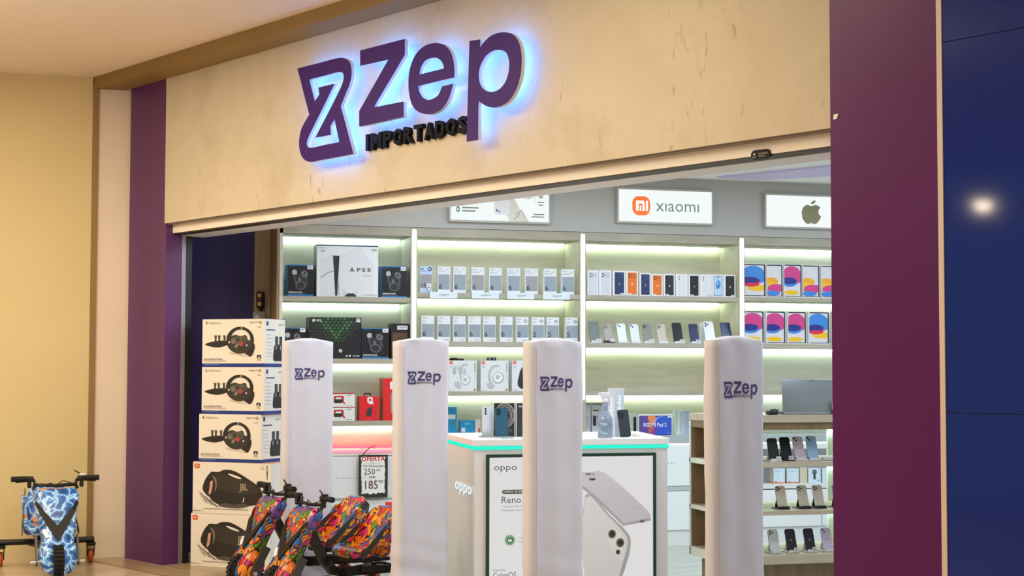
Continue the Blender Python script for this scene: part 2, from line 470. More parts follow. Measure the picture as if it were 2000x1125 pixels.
# ------------------------------------------------------------------ the setting
use(FB)
XW = -.53            # grid B: mall side wall
XS = -.255           # grid B: front plane of the shelving wall
XBK = -.635          # grid B: face of the shelf back panels
YS = (.795, 1.758, 3.034, 4.308, 5.58)     # grid B: divider lines of the shelving bays
YB = -.2             # grid A: front face of the olive beam
ZC = 3.36            # mall ceiling
ZI = 2.76            # shop ceiling
MALLF = tile_mat('mall_floor_tile', 'b9a288', 'c7b196', '7a6750', (.6, .6), .22)
PLANKF = wood_mat('threshold_floor', '97805f', 'a88f6e', 'b59d7d', 0, .25)
SHOPF = tile_mat('shop_floor_plank', 'a9aaa2', 'bdbeb6', '8a8b85', (1.2, .18), .3, along=1)
solid('wall_left', XW - .2, XW, -9, -.49, 0, ZC, BEIGE, kind='structure', label='plain beige mall wall at the far left behind the blue trike', cat='wall')
solid('wall_left_return', XW - .2, XW - .005, -.45, -.12, 0, ZC, CREAM, kind='structure', label='narrow cream wall strip between olive trim and purple column', cat='wall')
solid('trim_2', XW - .15, XW + .012, -.49, -.45, 0, 3.30, OLIVE, kind='structure', label='olive vertical corner trim at the end of the beige wall', cat='trim')
solid('wall_shop_left', -.95, -.70, .12, 8, 0, 3.0, NAVY, kind='structure', label='dark violet inner side wall behind the stacked boxes', cat='wall')
solid('wall_shop_back', -.7, 8, 6.2, 6.4, 0, 3.0, WHITE, kind='structure', label='white rear wall of the shop', cat='wall')
solid('wall_bulkhead', -.70, XS + .005, YS[0], 6.2, 2.335, ZI, C('b4b3ae', .55), kind='structure', label='grey bulkhead above the shelves carrying the brand light boxes', cat='wall')
yt = at_x(497, 500, -.69).y
solid('wall_panel', -.70, -.685, yt, YS[0], 0, 2.6, WOODT, kind='structure', label='tan wooden wall panel between violet wall and first shelf bay', cat='panel')
MB().box(-.685, XS, YS[0] - .02, YS[0], 0, 2.335, WOODD).build('end_panel', label='brown wooden end panel closing the left side of the shelving', cat='panel')
use(FA)
XR = at_y(1628, 600, 0).x
XR2 = at_y(1840, 600, 0).x; XR3 = at_y(1850, 600, 0).x
YJ = (at_z(174, 1094, 0).y + at_z(314, 1124, 0).y) / 2
solid('floor', -3, 14, -9, YJ, -.1, 0, MALLF, kind='structure', label='glossy beige tiled mall floor in front of the shop', cat='floor')
solid('floor_threshold', -3, XR3, YJ, .42, -.1, 0, PLANKF, kind='structure', label='brownish threshold floor strip under the shop front', cat='floor')
solid('floor_shop', -1.2, 8, .42, 8, -.1, 0, SHOPF, kind='structure', label='pale grey plank floor inside the shop', cat='floor')
solid('trim_1', -.6, 9.2, YJ - .008, YJ + .008, -.02, .002, C('b48a4c', .3, .6), kind='structure', label='thin gold joint strip across the floor before the shop', cat='trim')
solid('beam_front', -.74, 12, YB, -.004, 3.276, ZC, OLIVE, kind='structure', label='olive brown beam running under the mall ceiling above the sign', cat='beam')
solid('ceiling', -3, 14, -9, 0, ZC, ZC + .1, C('efe3d4', .8), kind='structure', label='cream mall ceiling at the top left', cat='ceiling')
solid('column_left', -.525, 0, 0, .12, 0, 3.4, PURPLE, kind='structure', label='purple column with deep edge left of the shop opening', cat='column')
solid('wall_front', -.015, XR + .1, -.004, .1, 2.292, 3.5, STUCCO, kind='structure', label='sand coloured stucco band carrying the lit shop sign', cat='wall')
mb = MB()
mb.box(-.03, XR + .1, .05, .13, 2.228, 2.31, C('f0e8e0', .5)); mb.box(-.03, XR + .1, .052, .13, 2.219, 2.228, C('2c2622', .5))
mb.box(0, XR + .1, .012, .05, 2.284, 2.291, C('8a8078', .5))
mb.build('trim_3', kind='structure', label='pale shutter header with dark lower lip under the stucco band', cat='trim')
solid('trim_4', -.03, XR3, .13, .31, 2.216, 2.76, C('e3e6ea', .5), kind='structure', label='white lintel box behind the shutter header', cat='trim')
solid('trim_5', -.05, .004, .12, .15, 0, 2.3, C('9a96a2', .4, .6), kind='structure', label='grey metal shutter guide beside the left column', cat='trim')
solid('trim_6', -.09, .0, .15, .20, 0, 2.3, C('0e0e12', .4), kind='structure', label='black shutter guide rail inside the left column', cat='trim')
solid('column_right', XR, XR2, -.012, .25, 0, ZC, PURPLE_R, kind='structure', label='broad dark purple column at the right of the shop opening', cat='column')
solid('trim_7', XR2, XR3, -.02, .2, 0, ZC, C('e2d3c6', .5), kind='structure', label='thin white strip between purple column and blue panel', cat='trim')
mb = MB()
zz = [0, at_y(1900, 807, 0).z, at_y(1900, 74, 0).z, ZC]
for a, b in zip(zz[:-1], zz[1:]): mb.box(XR3, 9, -.015, .1, a + .0018, b - .0018, BLUEPANEL)
mb.box(XR3, 9, -.008, .1, 0, ZC, C('4a4a70', .5))
mb.build('wall_right', kind='structure', label='glossy blue wall panels of the next shop at far right', cat='wall')
solid('wall_shop_right', XR3 + 1.0, XR3 + 1.2, .25, 7.8, 0, 3.0, WHITE, kind='structure', label='white right hand side wall of the shop', cat='wall')
solid('ceiling_shop', -1.0, 7.4, .13, 8, ZI, ZI + .1, C('eef0f0', .7), kind='structure', label='white shop ceiling seen under the lintel', cat='ceiling')
# flat lavender band across the shop ceiling
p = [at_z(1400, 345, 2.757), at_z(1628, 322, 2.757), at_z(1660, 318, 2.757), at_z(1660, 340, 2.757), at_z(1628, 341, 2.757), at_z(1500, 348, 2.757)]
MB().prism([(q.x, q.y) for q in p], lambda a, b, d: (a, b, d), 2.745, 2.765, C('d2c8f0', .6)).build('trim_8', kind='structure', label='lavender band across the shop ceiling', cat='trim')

# badge on the header, little tag on the right column, unseen lamp placed for its reflection in the blue panel
q0 = at_y(1469, 302, .05); q1 = at_y(1506, 302, .05); zc = at_y(1487, 302, .05).z
mb = MB(); w = q1.x - q0.x
mb.prism(rrect(-w / 2, -.021, w / 2, .021, .02), lambda a, b, d: (a, d, b), .0, -.008, C('120e0c', .45, spec=.2))
f = Face(mb, (-w / 2, -.0085, -.021), (w, 0, 0), (0, 0, .042), (0, -1, 0))
ws = C('cfc6ba'); f.ell(.18, .58, .05, ws); f.text('EXCELENCIA', .42, .5, .9, .66, ws); f.text('PORTAS', .42, .25, .75, .4, ws); f.text('EASY', .08, .2, .3, .34, ws)
mb.build('name_badge', loc=((q0.x + q1.x) / 2, .0495, zc), label='small black oval badge fixed to the pale shutter header', cat='badge')
a = [at_y(*p_, -.013) for p_ in ((1629, 224), (1638, 222), (1635, 232), (1628, 234))]
MB().prism([(p_.x - a[0].x, p_.z - a[0].z) for p_ in a][::-1], lambda x, z, d: (x, d, z), 0, -.004, WHITEP).build('paper_scrap', loc=(a[0].x, -.012, a[0].z), label='tiny white paper scrap stuck on the left edge of the dark purple column', cat='sticker')
_h = at_y(1920, 395, -.015); _r = ray(1920, 395); _l = _h + Vector((_r.x, -_r.y, _r.z)) * 5.5
t = empty('reflection_lamp', tuple(_l), label='small round unseen lamp placed for its reflection in the blue panel', cat='lamp')
MB().lathe([(.02, .06), (.10, .05), (.13, 0), (.12, 0)], C('d8d4cc', .4)).build('lamp_shade', t)
MB().lathe([(.05, .0), (.055, -.02), (.045, -.05), (.02, -.065)], emit_mat('lamp_glow', 'ffe9c8', 60)).build('bulb', t)
MB().tube([(0, 0, .06), (0, 0, ZC - _l.z)], .006, BLACK).build('rod', t)

# ------------------------------------------------------------------ the lit sign
def S(pts, ox, oy, k, Y):
    """trace points given in picture pixels onto the plane Y"""
    out = []
    for p in pts:
        q = at_y(ox + p[0] / k, oy + p[1] / k, Y); out.append((q.x, q.z) + tuple(p[2:]))
    return out
K = 3.409
ICON_O = [(108, 388, 1), (250, 352), (385, 318), (437, 330), (460, 365), (466, 430), (452, 495), (425, 560), (393, 640, 1), (425, 755), (455, 870), (478, 957, 1), (380, 976), (260, 998), (190, 1010), (145, 985), (124, 930), (120, 870), (132, 800), (155, 750), (188, 695, 1), (160, 590), (135, 490)]
ICON_Z = [(185, 462, 1), (290, 435), (380, 412), (411, 420), (416, 455), (395, 520), (320, 670), (228, 848, 1), (328, 830, 1), (325, 770, 1), (355, 722, 1), (388, 878, 1), (290, 897), (200, 916), (172, 905), (170, 870), (200, 800), (280, 640), (352, 490, 1), (248, 515, 1), (255, 560, 1), (222, 612, 1)]
LET_Z = [(527, 268, 1), (820, 192, 1), (820, 298, 1), (612, 648, 1), (812, 608, 1), (812, 710, 1), (520, 775, 1), (520, 672, 1), (715, 328, 1), (527, 370, 1)]
LET_E = [(1150, 447, 1), (907, 505, 1), (918, 545), (943, 583), (978, 597), (1015, 588), (1048, 562), (1072, 508, 1), (1142, 490, 1), (1125, 555), (1095, 620), (1050, 668), (985, 693), (920, 680), (875, 635), (852, 550), (849, 450), (865, 365), (900, 290), (950, 242), (1010, 220), (1068, 225), (1115, 262), (1140, 320), (1150, 385)]
LET_EH = [(917, 430, 1), (926, 385), (955, 338), (1000, 318), (1043, 321), (1073, 348), (1085, 388, 1)]
LET_P = [(1255, 205, 1), (1322, 195, 1), (1320, 258, 1), (1352, 212), (1402, 168), (1470, 147), (1530, 156), (1570, 195), (1592, 260), (1598, 350), (1586, 450), (1555, 540), (1508, 608), (1450, 642), (1390, 646), (1345, 626), (1310, 598, 1), (1308, 862, 1), (1235, 875, 1), (1244, 540, 1)]
LET_PH = [(1313, 430), (1324, 370), (1360, 305), (1410, 270), (1460, 265), (1500, 285), (1518, 340), (1515, 410), (1492, 480), (1450, 528), (1400, 545), (1352, 530), (1322, 490)]
YF = -.095
def traced(pts): return smooth_loop(S(pts, 550, 20, K, YF), 6)
SIGN = {'hourglass_emblem': [traced(ICON_O), traced(ICON_Z)], 'letter_z': [traced(LET_Z)], 'letter_e': [traced(LET_E), traced(LET_EH)], 'letter_p': [traced(LET_P), traced(LET_PH)]}
def area2(lp): return .5 * sum(lp[i][0] * lp[(i + 1) % len(lp)][1] - lp[(i + 1) % len(lp)][0] * lp[i][1] for i in range(len(lp)))
def shrink(lp, d):
    """move a closed outline sideways by d towards the inside of a counter-clockwise loop"""
    n = len(lp); out = []
    for i in range(n):
        a = Vector(lp[i - 1]); b = Vector(lp[i]); c = Vector(lp[(i + 1) % n])
        e1 = (b - a); e2 = (c - b)
        if e1.length < 1e-6 or e2.length < 1e-6: out.append(tuple(b)); continue
        n1 = Vector((-e1.y, e1.x)).normalized(); n2 = Vector((-e2.y, e2.x)).normalized()
        m = n1 + n2
        m = m / max(m.dot(n1), .5) if m.length > 1e-6 else n1
        out.append(tuple(b + m * d))
    return out
SX, SZ = at_y(790, 190, 0).x, 2.8
sign = empty('shop_sign', (SX, -.004, SZ), label='big purple shop sign with blue back lighting on the stucco band', cat='sign')
FACEM = C('3b1a72', .5, spec=.2)
loc2 = lambda lps: [[(a - SX, b - SZ) for a, b in lp] for lp in lps]
for nm, lps in SIGN.items():
    lps = [lp if area2(lp) > 0 else lp[::-1] for lp in loc2(lps)]
    b = MB().prism(lps, lambda x, z, d: (x, d, z), -.068, -.091, C('d9dbe6', .4), side=C('d9dbe6', .4))
    b.prism(lps, lambda x, z, d: (x, d, z), -.0905, -.095, FACEM)
    o = b.build(nm, sign)
    inner = [shrink(lps[0], .026)] + [shrink(lp[::-1], .026)[::-1] for lp in lps[1:]]
    MB().prism(inner, lambda x, z, d: (x, d, z), -.046, -.067, HALO).build('halo_light', o)
    # standoff pins to the wall
tl = at_y(712, 280, -.03); tr = at_y(913, 245, -.03)
letters = 'IMPORTADOS'; adv = {'I': .5, 'M': 1.25}; gapf = {'I': .20}
tot = sum(adv.get(c, 1.0) for c in letters); x = tl.x; step = (tr.x - tl.x) / tot
for c in letters:
    w = adv.get(c, 1.0) * step
    vs, fs = text2d(c, .045)
    q = at_y(1000 - 0, 0, 0)
    zb = tl.z - .043; h = .092
    gap = gapf.get(c, .14) * step
    P3 = lambda a, b_, y: (x + gap / 2 + a * (w - gap) - SX, y, zb + b_ * h - SZ)
    mb = MB()
    mb.add([P3(a, b_, -.026) for a, b_ in vs], fs, JET)
    # side walls from boundary edges
    cnt = {}
    for f_ in fs:
        for i in range(len(f_)):
            e = (f_[i], f_[(i + 1) % len(f_)]); cnt[e] = 1
    bd = [e for e in cnt if (e[1], e[0]) not in cnt]
    for a, b_ in bd:
        mb.add([P3(*vs[a], -.026), P3(*vs[b_], -.026), P3(*vs[b_], .0), P3(*vs[a], .0)], [(0, 3, 2, 1)], JET)
    mb.build('tagline_letter', sign)
    x += w
# the same logo for prints: normalised to its own bounding box
_all = [p for lps in SIGN.values() for lp in lps for p in lp]
_b = (min(p[0] for p in _all), max(p[0] for p in _all), min(p[1] for p in _all), max(p[1] for p in _all))
LOGO = [[[((a - _b[0]) / (_b[1] - _b[0]), (b_ - _b[2]) / (_b[3] - _b[2])) for a, b_ in lp] for lp in lps] for lps in SIGN.values()]
LOGO_R = (_b[1] - _b[0]) / (_b[3] - _b[2])
TAGL = ((tl.x - _b[0]) / (_b[1] - _b[0]), (tl.z - .043 - _b[2]) / (_b[3] - _b[2]), (tr.x - _b[0]) / (_b[1] - _b[0]), (tl.z + .045 - _b[2]) / (_b[3] - _b[2]))

# ------------------------------------------------------------------ wall shelving, worktop, cabinets, light boxes
use(FB)
SZs = {0: (1.827, 1.387, .945), 1: (1.867, 1.513, 1.153), 2: (1.867, 1.513, 1.153), 3: (1.873, 1.513, 1.153)}
BAYTXT = ('first pale wood shelf bay with console boxes', 'second shelf bay holding white numbered phone boxes', 'third shelf bay with phone boxes and phones on stands', 'fourth shelf bay at the right with colourful tablet boxes')
ZT = 2.242
for i in range(4):
    y0, y1 = YS[i], YS[i + 1]
    wd = WOODW if i == 0 or i == 3 else WOODB
    wt = .735 if i == 0 else .815
    bay = empty('wall_shelf', (XS, (y0 + y1) / 2, 0), label=BAYTXT[i] + ' on the side wall', cat='shelf', group='lit shelf bays along the side wall')
    my = (y0 + y1) / 2
    L_ = lambda x0, x1, a, b, z0, z1, m: MB().box(x0 - XS, x1 - XS, a - my, b - my, z0, z1, m)
    ya, yb = y0 + (.018 if i else .0005), y1 - .018
    L_(XBK - .02, XBK, ya, yb, wt + .0005, 2.33, wd).build('back_panel', bay)
    if i == 0: L_(XBK, XS, ya, ya + .022, wt + .0005, ZT + .09, wd).build('side_panel', bay)
    L_(XBK - .02, XS - .006, y1 - .018, y1 + .018, max(wt, .815) + .0005, ZT + .09, wd).box(-.006, .004, y1 - my - .024, y1 - my + .024, max(wt, .815) + .0005, ZT + .09, SHELFM).build('side_panel', bay)
    L_(XBK, XS, ya, yb, ZT + .028, ZT + .09, SHELFM).build('top_board', bay)
    L_(XS + .003, XS + .010, y1 - .014, y1 + .014, 1.09 if i != 0 else .95, 2.318, LEDV).build('led_column', bay)
    zs = SZs[i]
    tops = (ZT + .03,) + tuple(z - (.036 if i == 0 else .033) for z in zs)
    for z in zs:
        L_(XBK, XS, ya + (.022 if i == 0 else 0), yb, z - (.036 if i == 0 else .033), z, SHELFM).build('shelf', bay)
    for j, z in enumerate(tops):
        last = i == 0 and j == len(tops) - 1
        L_(XBK + .022, XBK + .032, ya + .03, yb - .02, z - .012, z - .003, LED).build('led_strip', bay)
    if i == 0:
        L_(XBK + .004, XBK + .03, ya + .03, yb - .02, wt, wt + .012, LEDRED).build('red_led_strip', bay, label='red glowing strip at the back of the worktop')
# worktop and cabinets under the bays
mb = MB().box(XBK - .02, XS + .005, YS[0], YS[1] - .01, .70, .735, WHITE)
wtop = mb.build('worktop', label='pale worktop under the first shelf bay with pink edge light', cat='worktop')
MB().box(XS + .004, XS + .012, YS[0] + .02, YS[1] - .02, .722, .738, LEDPINK).build('edge_light', wtop)
mb = MB().box(XBK - .02, XS + .005, YS[1] - .01, YS[4], .762, .815, C('aab4b8', .45))
wtop2 = mb.build('worktop', label='long grey worktop under the second to fourth shelf bays', cat='worktop')
MB().box(XS + .0, XS + .006, YS[1], YS[4], .752, .761, LEDV).build('edge_light', wtop2)
CABM = C('dfe4e6', .45); CABP = C('e9eef2', .4)
CABTXT = ('white base cabinet behind the offer placard', 'white base cabinet under the second bay', 'white base cabinet visible between counter and grey rack', 'white base cabinet with open niche behind the grey rack')
for i in range(4):
    y0, y1 = YS[i], YS[i + 1]; my = (y0 + y1) / 2; w = y1 - y0; top = .70 if i == 0 else .75
    cab = empty('base_cabinet', (XS, my, 0), label=CABTXT[i], cat='cabinet', group='white cabinets under the shelf wall')
    d = XBK - .02 - XS
    if i == 3:
        m = MB(); m.box(d, -.01, -w / 2, w / 2, .0, .40, CABM); m.box(d, d + .02, -w / 2, w / 2, .4, .75, CABM)
        m.box(d, -.0, -w / 2, w / 2, .408, .443, CABM); m.box(d, 0, -w / 2, -w / 2 + .02, .4, .75, CABM); m.box(d, 0, w / 2 - .02, w / 2, .4, .75, CABM); m.box(d, 0, -w / 2, w / 2, .71, .75, CABM)
        m.build('body', cab)
        MB().box(-.008, .004, -w / 2 + .01, w / 2 - .62, .12, .40, CABP).build('door', cab)
        MB().box(-.008, .004, w / 2 - .61, w / 2 - .01, .12, .40, CABP).build('door', cab)
    else:
        MB().box(d, -.01, -w / 2, w / 2, 0, top, CABM).build('body', cab)
        m = MB().box(-.012, .002, -w / 2 + .018, w / 2 - .012, .445 if i else .40, top - .006, CABP)
        f = Face(m, (.0025, -w / 2 + .018, .445 if i else .40), (0, w - .03, 0), (0, 0, top - .45), (1, 0, 0))
        g = C('7d8288')
        for k in range(1 if i == 0 else 3):
            u = (.50 if i == 0 else .07) + k * .34
            if i == 0: u = .42 + k * .5
            f.text('W I R E L E S S', u, .55, u + .16, .58, g)
        if i == 0:
            f.ell(.66, .55, .03, C('2c2c30'), .10); f.ell(.668, .78, .022, C('8e1f28'), .06)
        m.build('drawer', cab)
        MB().box(-.012, 0, -w / 2, w / 2, .408 if i else .385, .44 if i else .397, C('b4bcc0', .5)).build('rail', cab)
        for s in (-1, 1):
            m = MB().box(-.012, .002, (s - 1) * w / 4 + .006, (s + 1) * w / 4 - .006, .116, .403 if i else .383, CABP)
            m.build('door', cab)
    MB().box(d, -.02, -w / 2, w / 2, .0, .112, C('c6ccce', .5)).build('plinth', cab)
# light boxes over the shelves
XL = XS + .03
def light_box(px0, px1, z0, z1, label, draw, y1=None):
    a = at_x(px0, 400, XL).y; b = y1 or at_x(px1, 400, XL).y
    w = b - a; h = z1 - z0
    t = empty('light_box', (XL, (a + b) / 2, z0), RZ, label=label, cat='sign', group='lit brand boxes above the shelves')
    MB().box(-w / 2, w / 2, .004, .028, 0, h, C('f2f2f0')).prism([rrect(-w / 2 - .014, -.014, w / 2 + .014, h + .014, .006), rrect(-w / 2, 0, w / 2, h, .001)], lambda x, z, d: (x, d, z), -.008, .028, C('b4b2aa', .5)).build('frame', t)
    m = MB().box(-w / 2, w / 2, -.001, .004, 0, h, LBOX)
    f = front(m, w, h, -.0015); draw(f)
    m.build('panel', t)
ORG = C('f4661a', .4, emit=.55); G7 = C('8fa3a3', .4); WL = emit_mat('light_box_white_mark', 'ffffff', 1.0)
def d_oppo(f):
    gr = C('2f8a5c'); g = C('7a8a84')
    f.ell(.075, .3, .018, gr, .085); f.ell(.075, .3, .008, WL, .035)
    f.rect(.115, .33, .28, .37, g); f.rect(.115, .24, .25, .28, g)
    # hand in a patterned sleeve holding a pale phone
    f.poly([(.42, 1), (.58, 1), (.63, .72), (.70, .35), (.80, .0), (.60, .0), (.55, .25), (.50, .45)], C('e8e4d6'))
    for k in range(4): f.ell(.50 + .035 * k, .80 - .03 * k, .016, C('c8936c'), .10)
    f.poly(rrect(.44, .18, .60, .72, .08, 4, .02), C('f2f0f6')); f.ell(.465, .3, .010, C('6a6a70'), .04); f.ell(.49, .27, .008, C('6a6a70'), .03)
    f.line([(.66, .2), (.72, .32), (.76, .12)], .006, C('9a9a86')); f.line([(.64, .05), (.70, .22)], .006, C('9a9a86'))
    f.text('oppo', .735, .62, .83, .74, g); f.rect(.855, .5, .857, .86, g)
    f.ring(.915, .74, .024, .017, g); f.poly(ell(.915, .74, .010, .05, 5), g); f.rect(.88, .55, .95, .58, g); f.rect(.89, .47, .94, .5, g)
    f.rect(.84, .2, .95, .23, g); f.rect(.82, .13, .95, .16, g)
def d_mi(f):
    f.poly(rrect(.145, .2, .335, .80, .22, 6, .065), ORG)
    f.poly([(.185, .34), (.212, .34), (.212, .57), (.248, .57), (.253, .54), (.253, .34), (.278, .34), (.278, .57), (.268, .66), (.185, .66)], WL)
    f.rect(.224, .34, .241, .50, WL); f.rect(.290, .34, .312, .66, WL)
    f.text('xıaomı', .395, .34, .86, .60, G7)
APPLE_B = [(.50, .70), (.56, .735), (.63, .73), (.69, .66, 1), (.655, .60), (.645, .52), (.66, .44), (.70, .385, 1), (.66, .26), (.60, .15), (.55, .14), (.50, .165), (.45, .14), (.40, .15), (.335, .27), (.31, .40), (.31, .54), (.345, .66), (.40, .73), (.45, .73)]
def apple(f, u, v, w, h, mat):
    """apple outline with leaf inside the box (u, v, w, h)"""
    q = lambda pts: smooth_loop([(u + (p[0] - .30) / .40 * w, v + (p[1] - .13) / .78 * h) + tuple(p[2:]) for p in pts], 4)
    f.poly(q(APPLE_B), mat)
    f.poly(q([(.49, .755, 1), (.515, .84), (.585, .90, 1), (.575, .81)]), mat)
def d_apple(f):
    apple(f, .37, .10, .21, .80, C('8d8a68', .5))
light_box(880, 1072, 2.395, 2.655, 'lit poster box of a hand holding a pale phone, partly cut by the lintel', d_oppo)
light_box(1208, 1390, 2.421, 2.661, 'lit box with orange square emblem and grey lettering', d_mi)
light_box(1496, 1680, 2.416, 2.656, 'lit box with grey fruit emblem next to the purple column', d_apple)
# gadget and switch on the tan wall panel
q = at_x(508, 590, -.685)
t = empty('alarm_beacon', (-.685, q.y, q.z), RZ, label='black wall gadget with two amber lamps on the tan wooden panel', cat='alarm')
MB().rbox(-.028, .028, -.05, -.0005, -.045, .075, BLACK, .01).lathe([(.008, -.066), (.016, -.055), (.018, -.044)], BLACK, (.005, -.025, 0)).build('body', t)
for z in (.046, -.016): MB().rbox(-.024, .004, -.056, -.04, z - .014, z + .014, C('e8b04a', .4), .004).build('amber_lamp', t)
MB().rbox(-.024, .004, -.055, -.04, -.0, .03, C('6e1a12', .4), .003).build('red_lamp', t)
q = at_x(505, 616, -.685)
t = empty('switch_box', (-.685, q.y, q.z - .03), RZ, label='small grey switch box under the amber gadget, above the box stack', cat='switch')
MB().rbox(-.045, .045, -.045, -.0005, -.05, .055, C('9a948c', .5), .005).build('housing', t)
MB().box(-.03, .0, -.05, -.044, -.005, .03, C('d8d2c8')).build('rocker', t)

# ------------------------------------------------------------------ box stack at the left of the entrance
use(FA)
INK = C('1f1c1c', .5); GRY = C('8a8684', .5); DBL = C('1f3a8c', .4); BOXW = C('f0ebe4', .42)
RB = math.radians(26.8); DX = Vector((math.cos(RB), math.sin(RB), 0))
def ps_mark(f, u, v, w, h, m):
    f.poly([(u + .36 * w, v + .12 * h), (u + .36 * w, v + h), (u + .62 * w, v + .88 * h), (u + .66 * w, v + .55 * h), (u + .52 * w, v + .5 * h), (u + .52 * w, v)], m)
    f.poly([(u, v + .2 * h), (u + .3 * w, v + .42 * h), (u + .3 * w, v + .26 * h), (u + .12 * w, v + .14 * h)], m)
    f.poly([(u + .58 * w, v + .36 * h), (u + w, v + .30 * h), (u + .9 * w, v + .14 * h), (u + .58 * w, v + .08 * h)], m)
def wheel_art(f):
    q = lambda x, y: ((x - 60) / 1350, 1 - (y - 90) / 1030)
    Q = lambda pts: [q(*p) for p in pts]
    d1 = C('2a2722', .4); d2 = C('3a3733', .4); d3 = C('5a5854', .4); sh = C('cfc2b4', .5)
    ps_mark(f, *q(115, 200), .056, .068, INK); f.text('PlayStation', *q(210, 205), *q(475, 145), C('4a4642'))
    f.text('logitech', *q(1085, 195), *q(1270, 138), C('3a3632')); f.text('G', *q(1290, 195), *q(1355, 135), INK, .02)
    f.rect(*q(1270, 280), *q(1350, 250), C('c9b49c'))
    f.poly(Q([(620, 800), (900, 850), (1100, 905), (1000, 900), (700, 850)]), sh)
    f.poly(smooth_loop(Q([(120, 635), (330, 570), (590, 560), (610, 650), (380, 705)]), 4), d1)
    for x in (350, 430, 545):
        f.poly(Q([(x - 30, 440), (x + 32, 440), (x + 25, 500), (x + 20, 600), (x - 25, 600), (x - 12, 520)]), d2); f.poly(Q([(x - 20, 455), (x + 20, 450), (x + 16, 490), (x - 16, 490)]), d3)
    f.poly(smooth_loop(Q([(1040, 580), (1190, 620), (1210, 720), (1165, 860), (1110, 905), (1060, 870), (1000, 820)]), 4), d1)
    f.poly([ell(*q(892, 548), 300 / 1350, 292 / 1030, 40), ell(*q(900, 530), 215 / 1350, 215 / 1030, 36)], d1)
    f.poly(smooth_loop(Q([(670, 500), (780, 430), (900, 460), (1020, 440), (1060, 540), (1130, 560), (1130, 700), (980, 830), (760, 800), (640, 650)]), 4), d2)
    f.poly(smooth_loop(Q([(700, 520), (850, 470), (1010, 480), (1030, 590), (930, 640), (760, 620)]), 4), d3)
    f.poly(Q([(910, 250), (935, 250), (935, 310), (910, 310)]), C('9fb0b8'))
    f.ell(*q(745, 575), .036, C('76746f')); f.ell(*q(975, 560), .03, C('4a4844')); f.ell(*q(850, 540), .02, INK)
    f.poly(smooth_loop(Q([(860, 610), (930, 575), (965, 640), (900, 680)]), 4), C('b0454a'))
    f.poly(Q([(770, 710), (800, 640), (870, 620), (830, 720)]), C('8a8276')); f.ell(*q(660, 590), .014, C('e4dcd0')); f.ell(*q(1040, 660), .014, C('d8d0c4'))
    f.text('G29 DRIVING FORCE', *q(105, 975), *q(515, 940), C('2a2622'), .01); f.rect(*q(105, 1000), *q(600, 990), C('b8a896'))
    f.rect(*q(1265, 935), *q(1348, 870), C('23233a')); f.poly(Q([(1285, 930), (1310, 890), (1330, 930)]), BOXW); f.rect(*q(1270, 985), *q(1345, 955), C('c4b4a2'))
def wheel_box(w, h, d):
    m = MB().box(-w / 2, w / 2, 0, d, 0, h, BOXW)
    m.box(-w / 2 - .0006, w / 2 + .0006, -.0006, d, 0, h * .068, DBL); m.box(-w / 2, w / 2, 0, d, h, h + .002, DBL)
    wheel_art(front(m, w, h)); 
    f = front(m, w, h, -.0008); f.rect(.04, .035, .28, .045, C('8fa0d8'))
    s = Face(m, (w / 2, 0, 0), (0, d, 0), (0, 0, h), (1, 0, 0))
    b = C('34486e'); s.rect(.10, .86, .2, .95, b); s.text('logitech G', .68, .86, .95, .92, b); s.rect(.10, .76, .52, .785, b)
    for k in range(7): s.rect(.10, .66 - k * .075, .34 + .06 * (k % 2), .67 - k * .075, C('9db2cc'))
    dk = C('20262c'); s.poly(smooth_loop([(.44, .14), (.46, .36), (.52, .46), (.92, .46), (.97, .36), (.97, .14), (.70, .12)], 3), dk)
    for x in (.52, .72): s.rect(x, .44, x + .13, .64, C('3c444c')); s.rect(x + .03, .36, x + .06, .44, C('c8d4de'))
    return m
w = .477; c0 = at_z(372, 1104, 0)
WB = (('bottom', .055, .693, .317, 'big white steering wheel box directly on the two speaker boxes, lowest of three'),
      ('middle', .073, 1.013, .310, 'big white steering wheel box in the middle of three'),
      ('top', .073, 1.3262, .316, 'big white steering wheel box on top of the tall stack'))
for nm, dx, z, h, lab in WB:
    p = c0 + DX * (dx + w / 2)
    wheel_box(w, h, .27).build('steering_wheel_box', loc=(p.x, p.y, z), rz=RB, label=lab, cat='box', group='stacked steering wheel boxes')
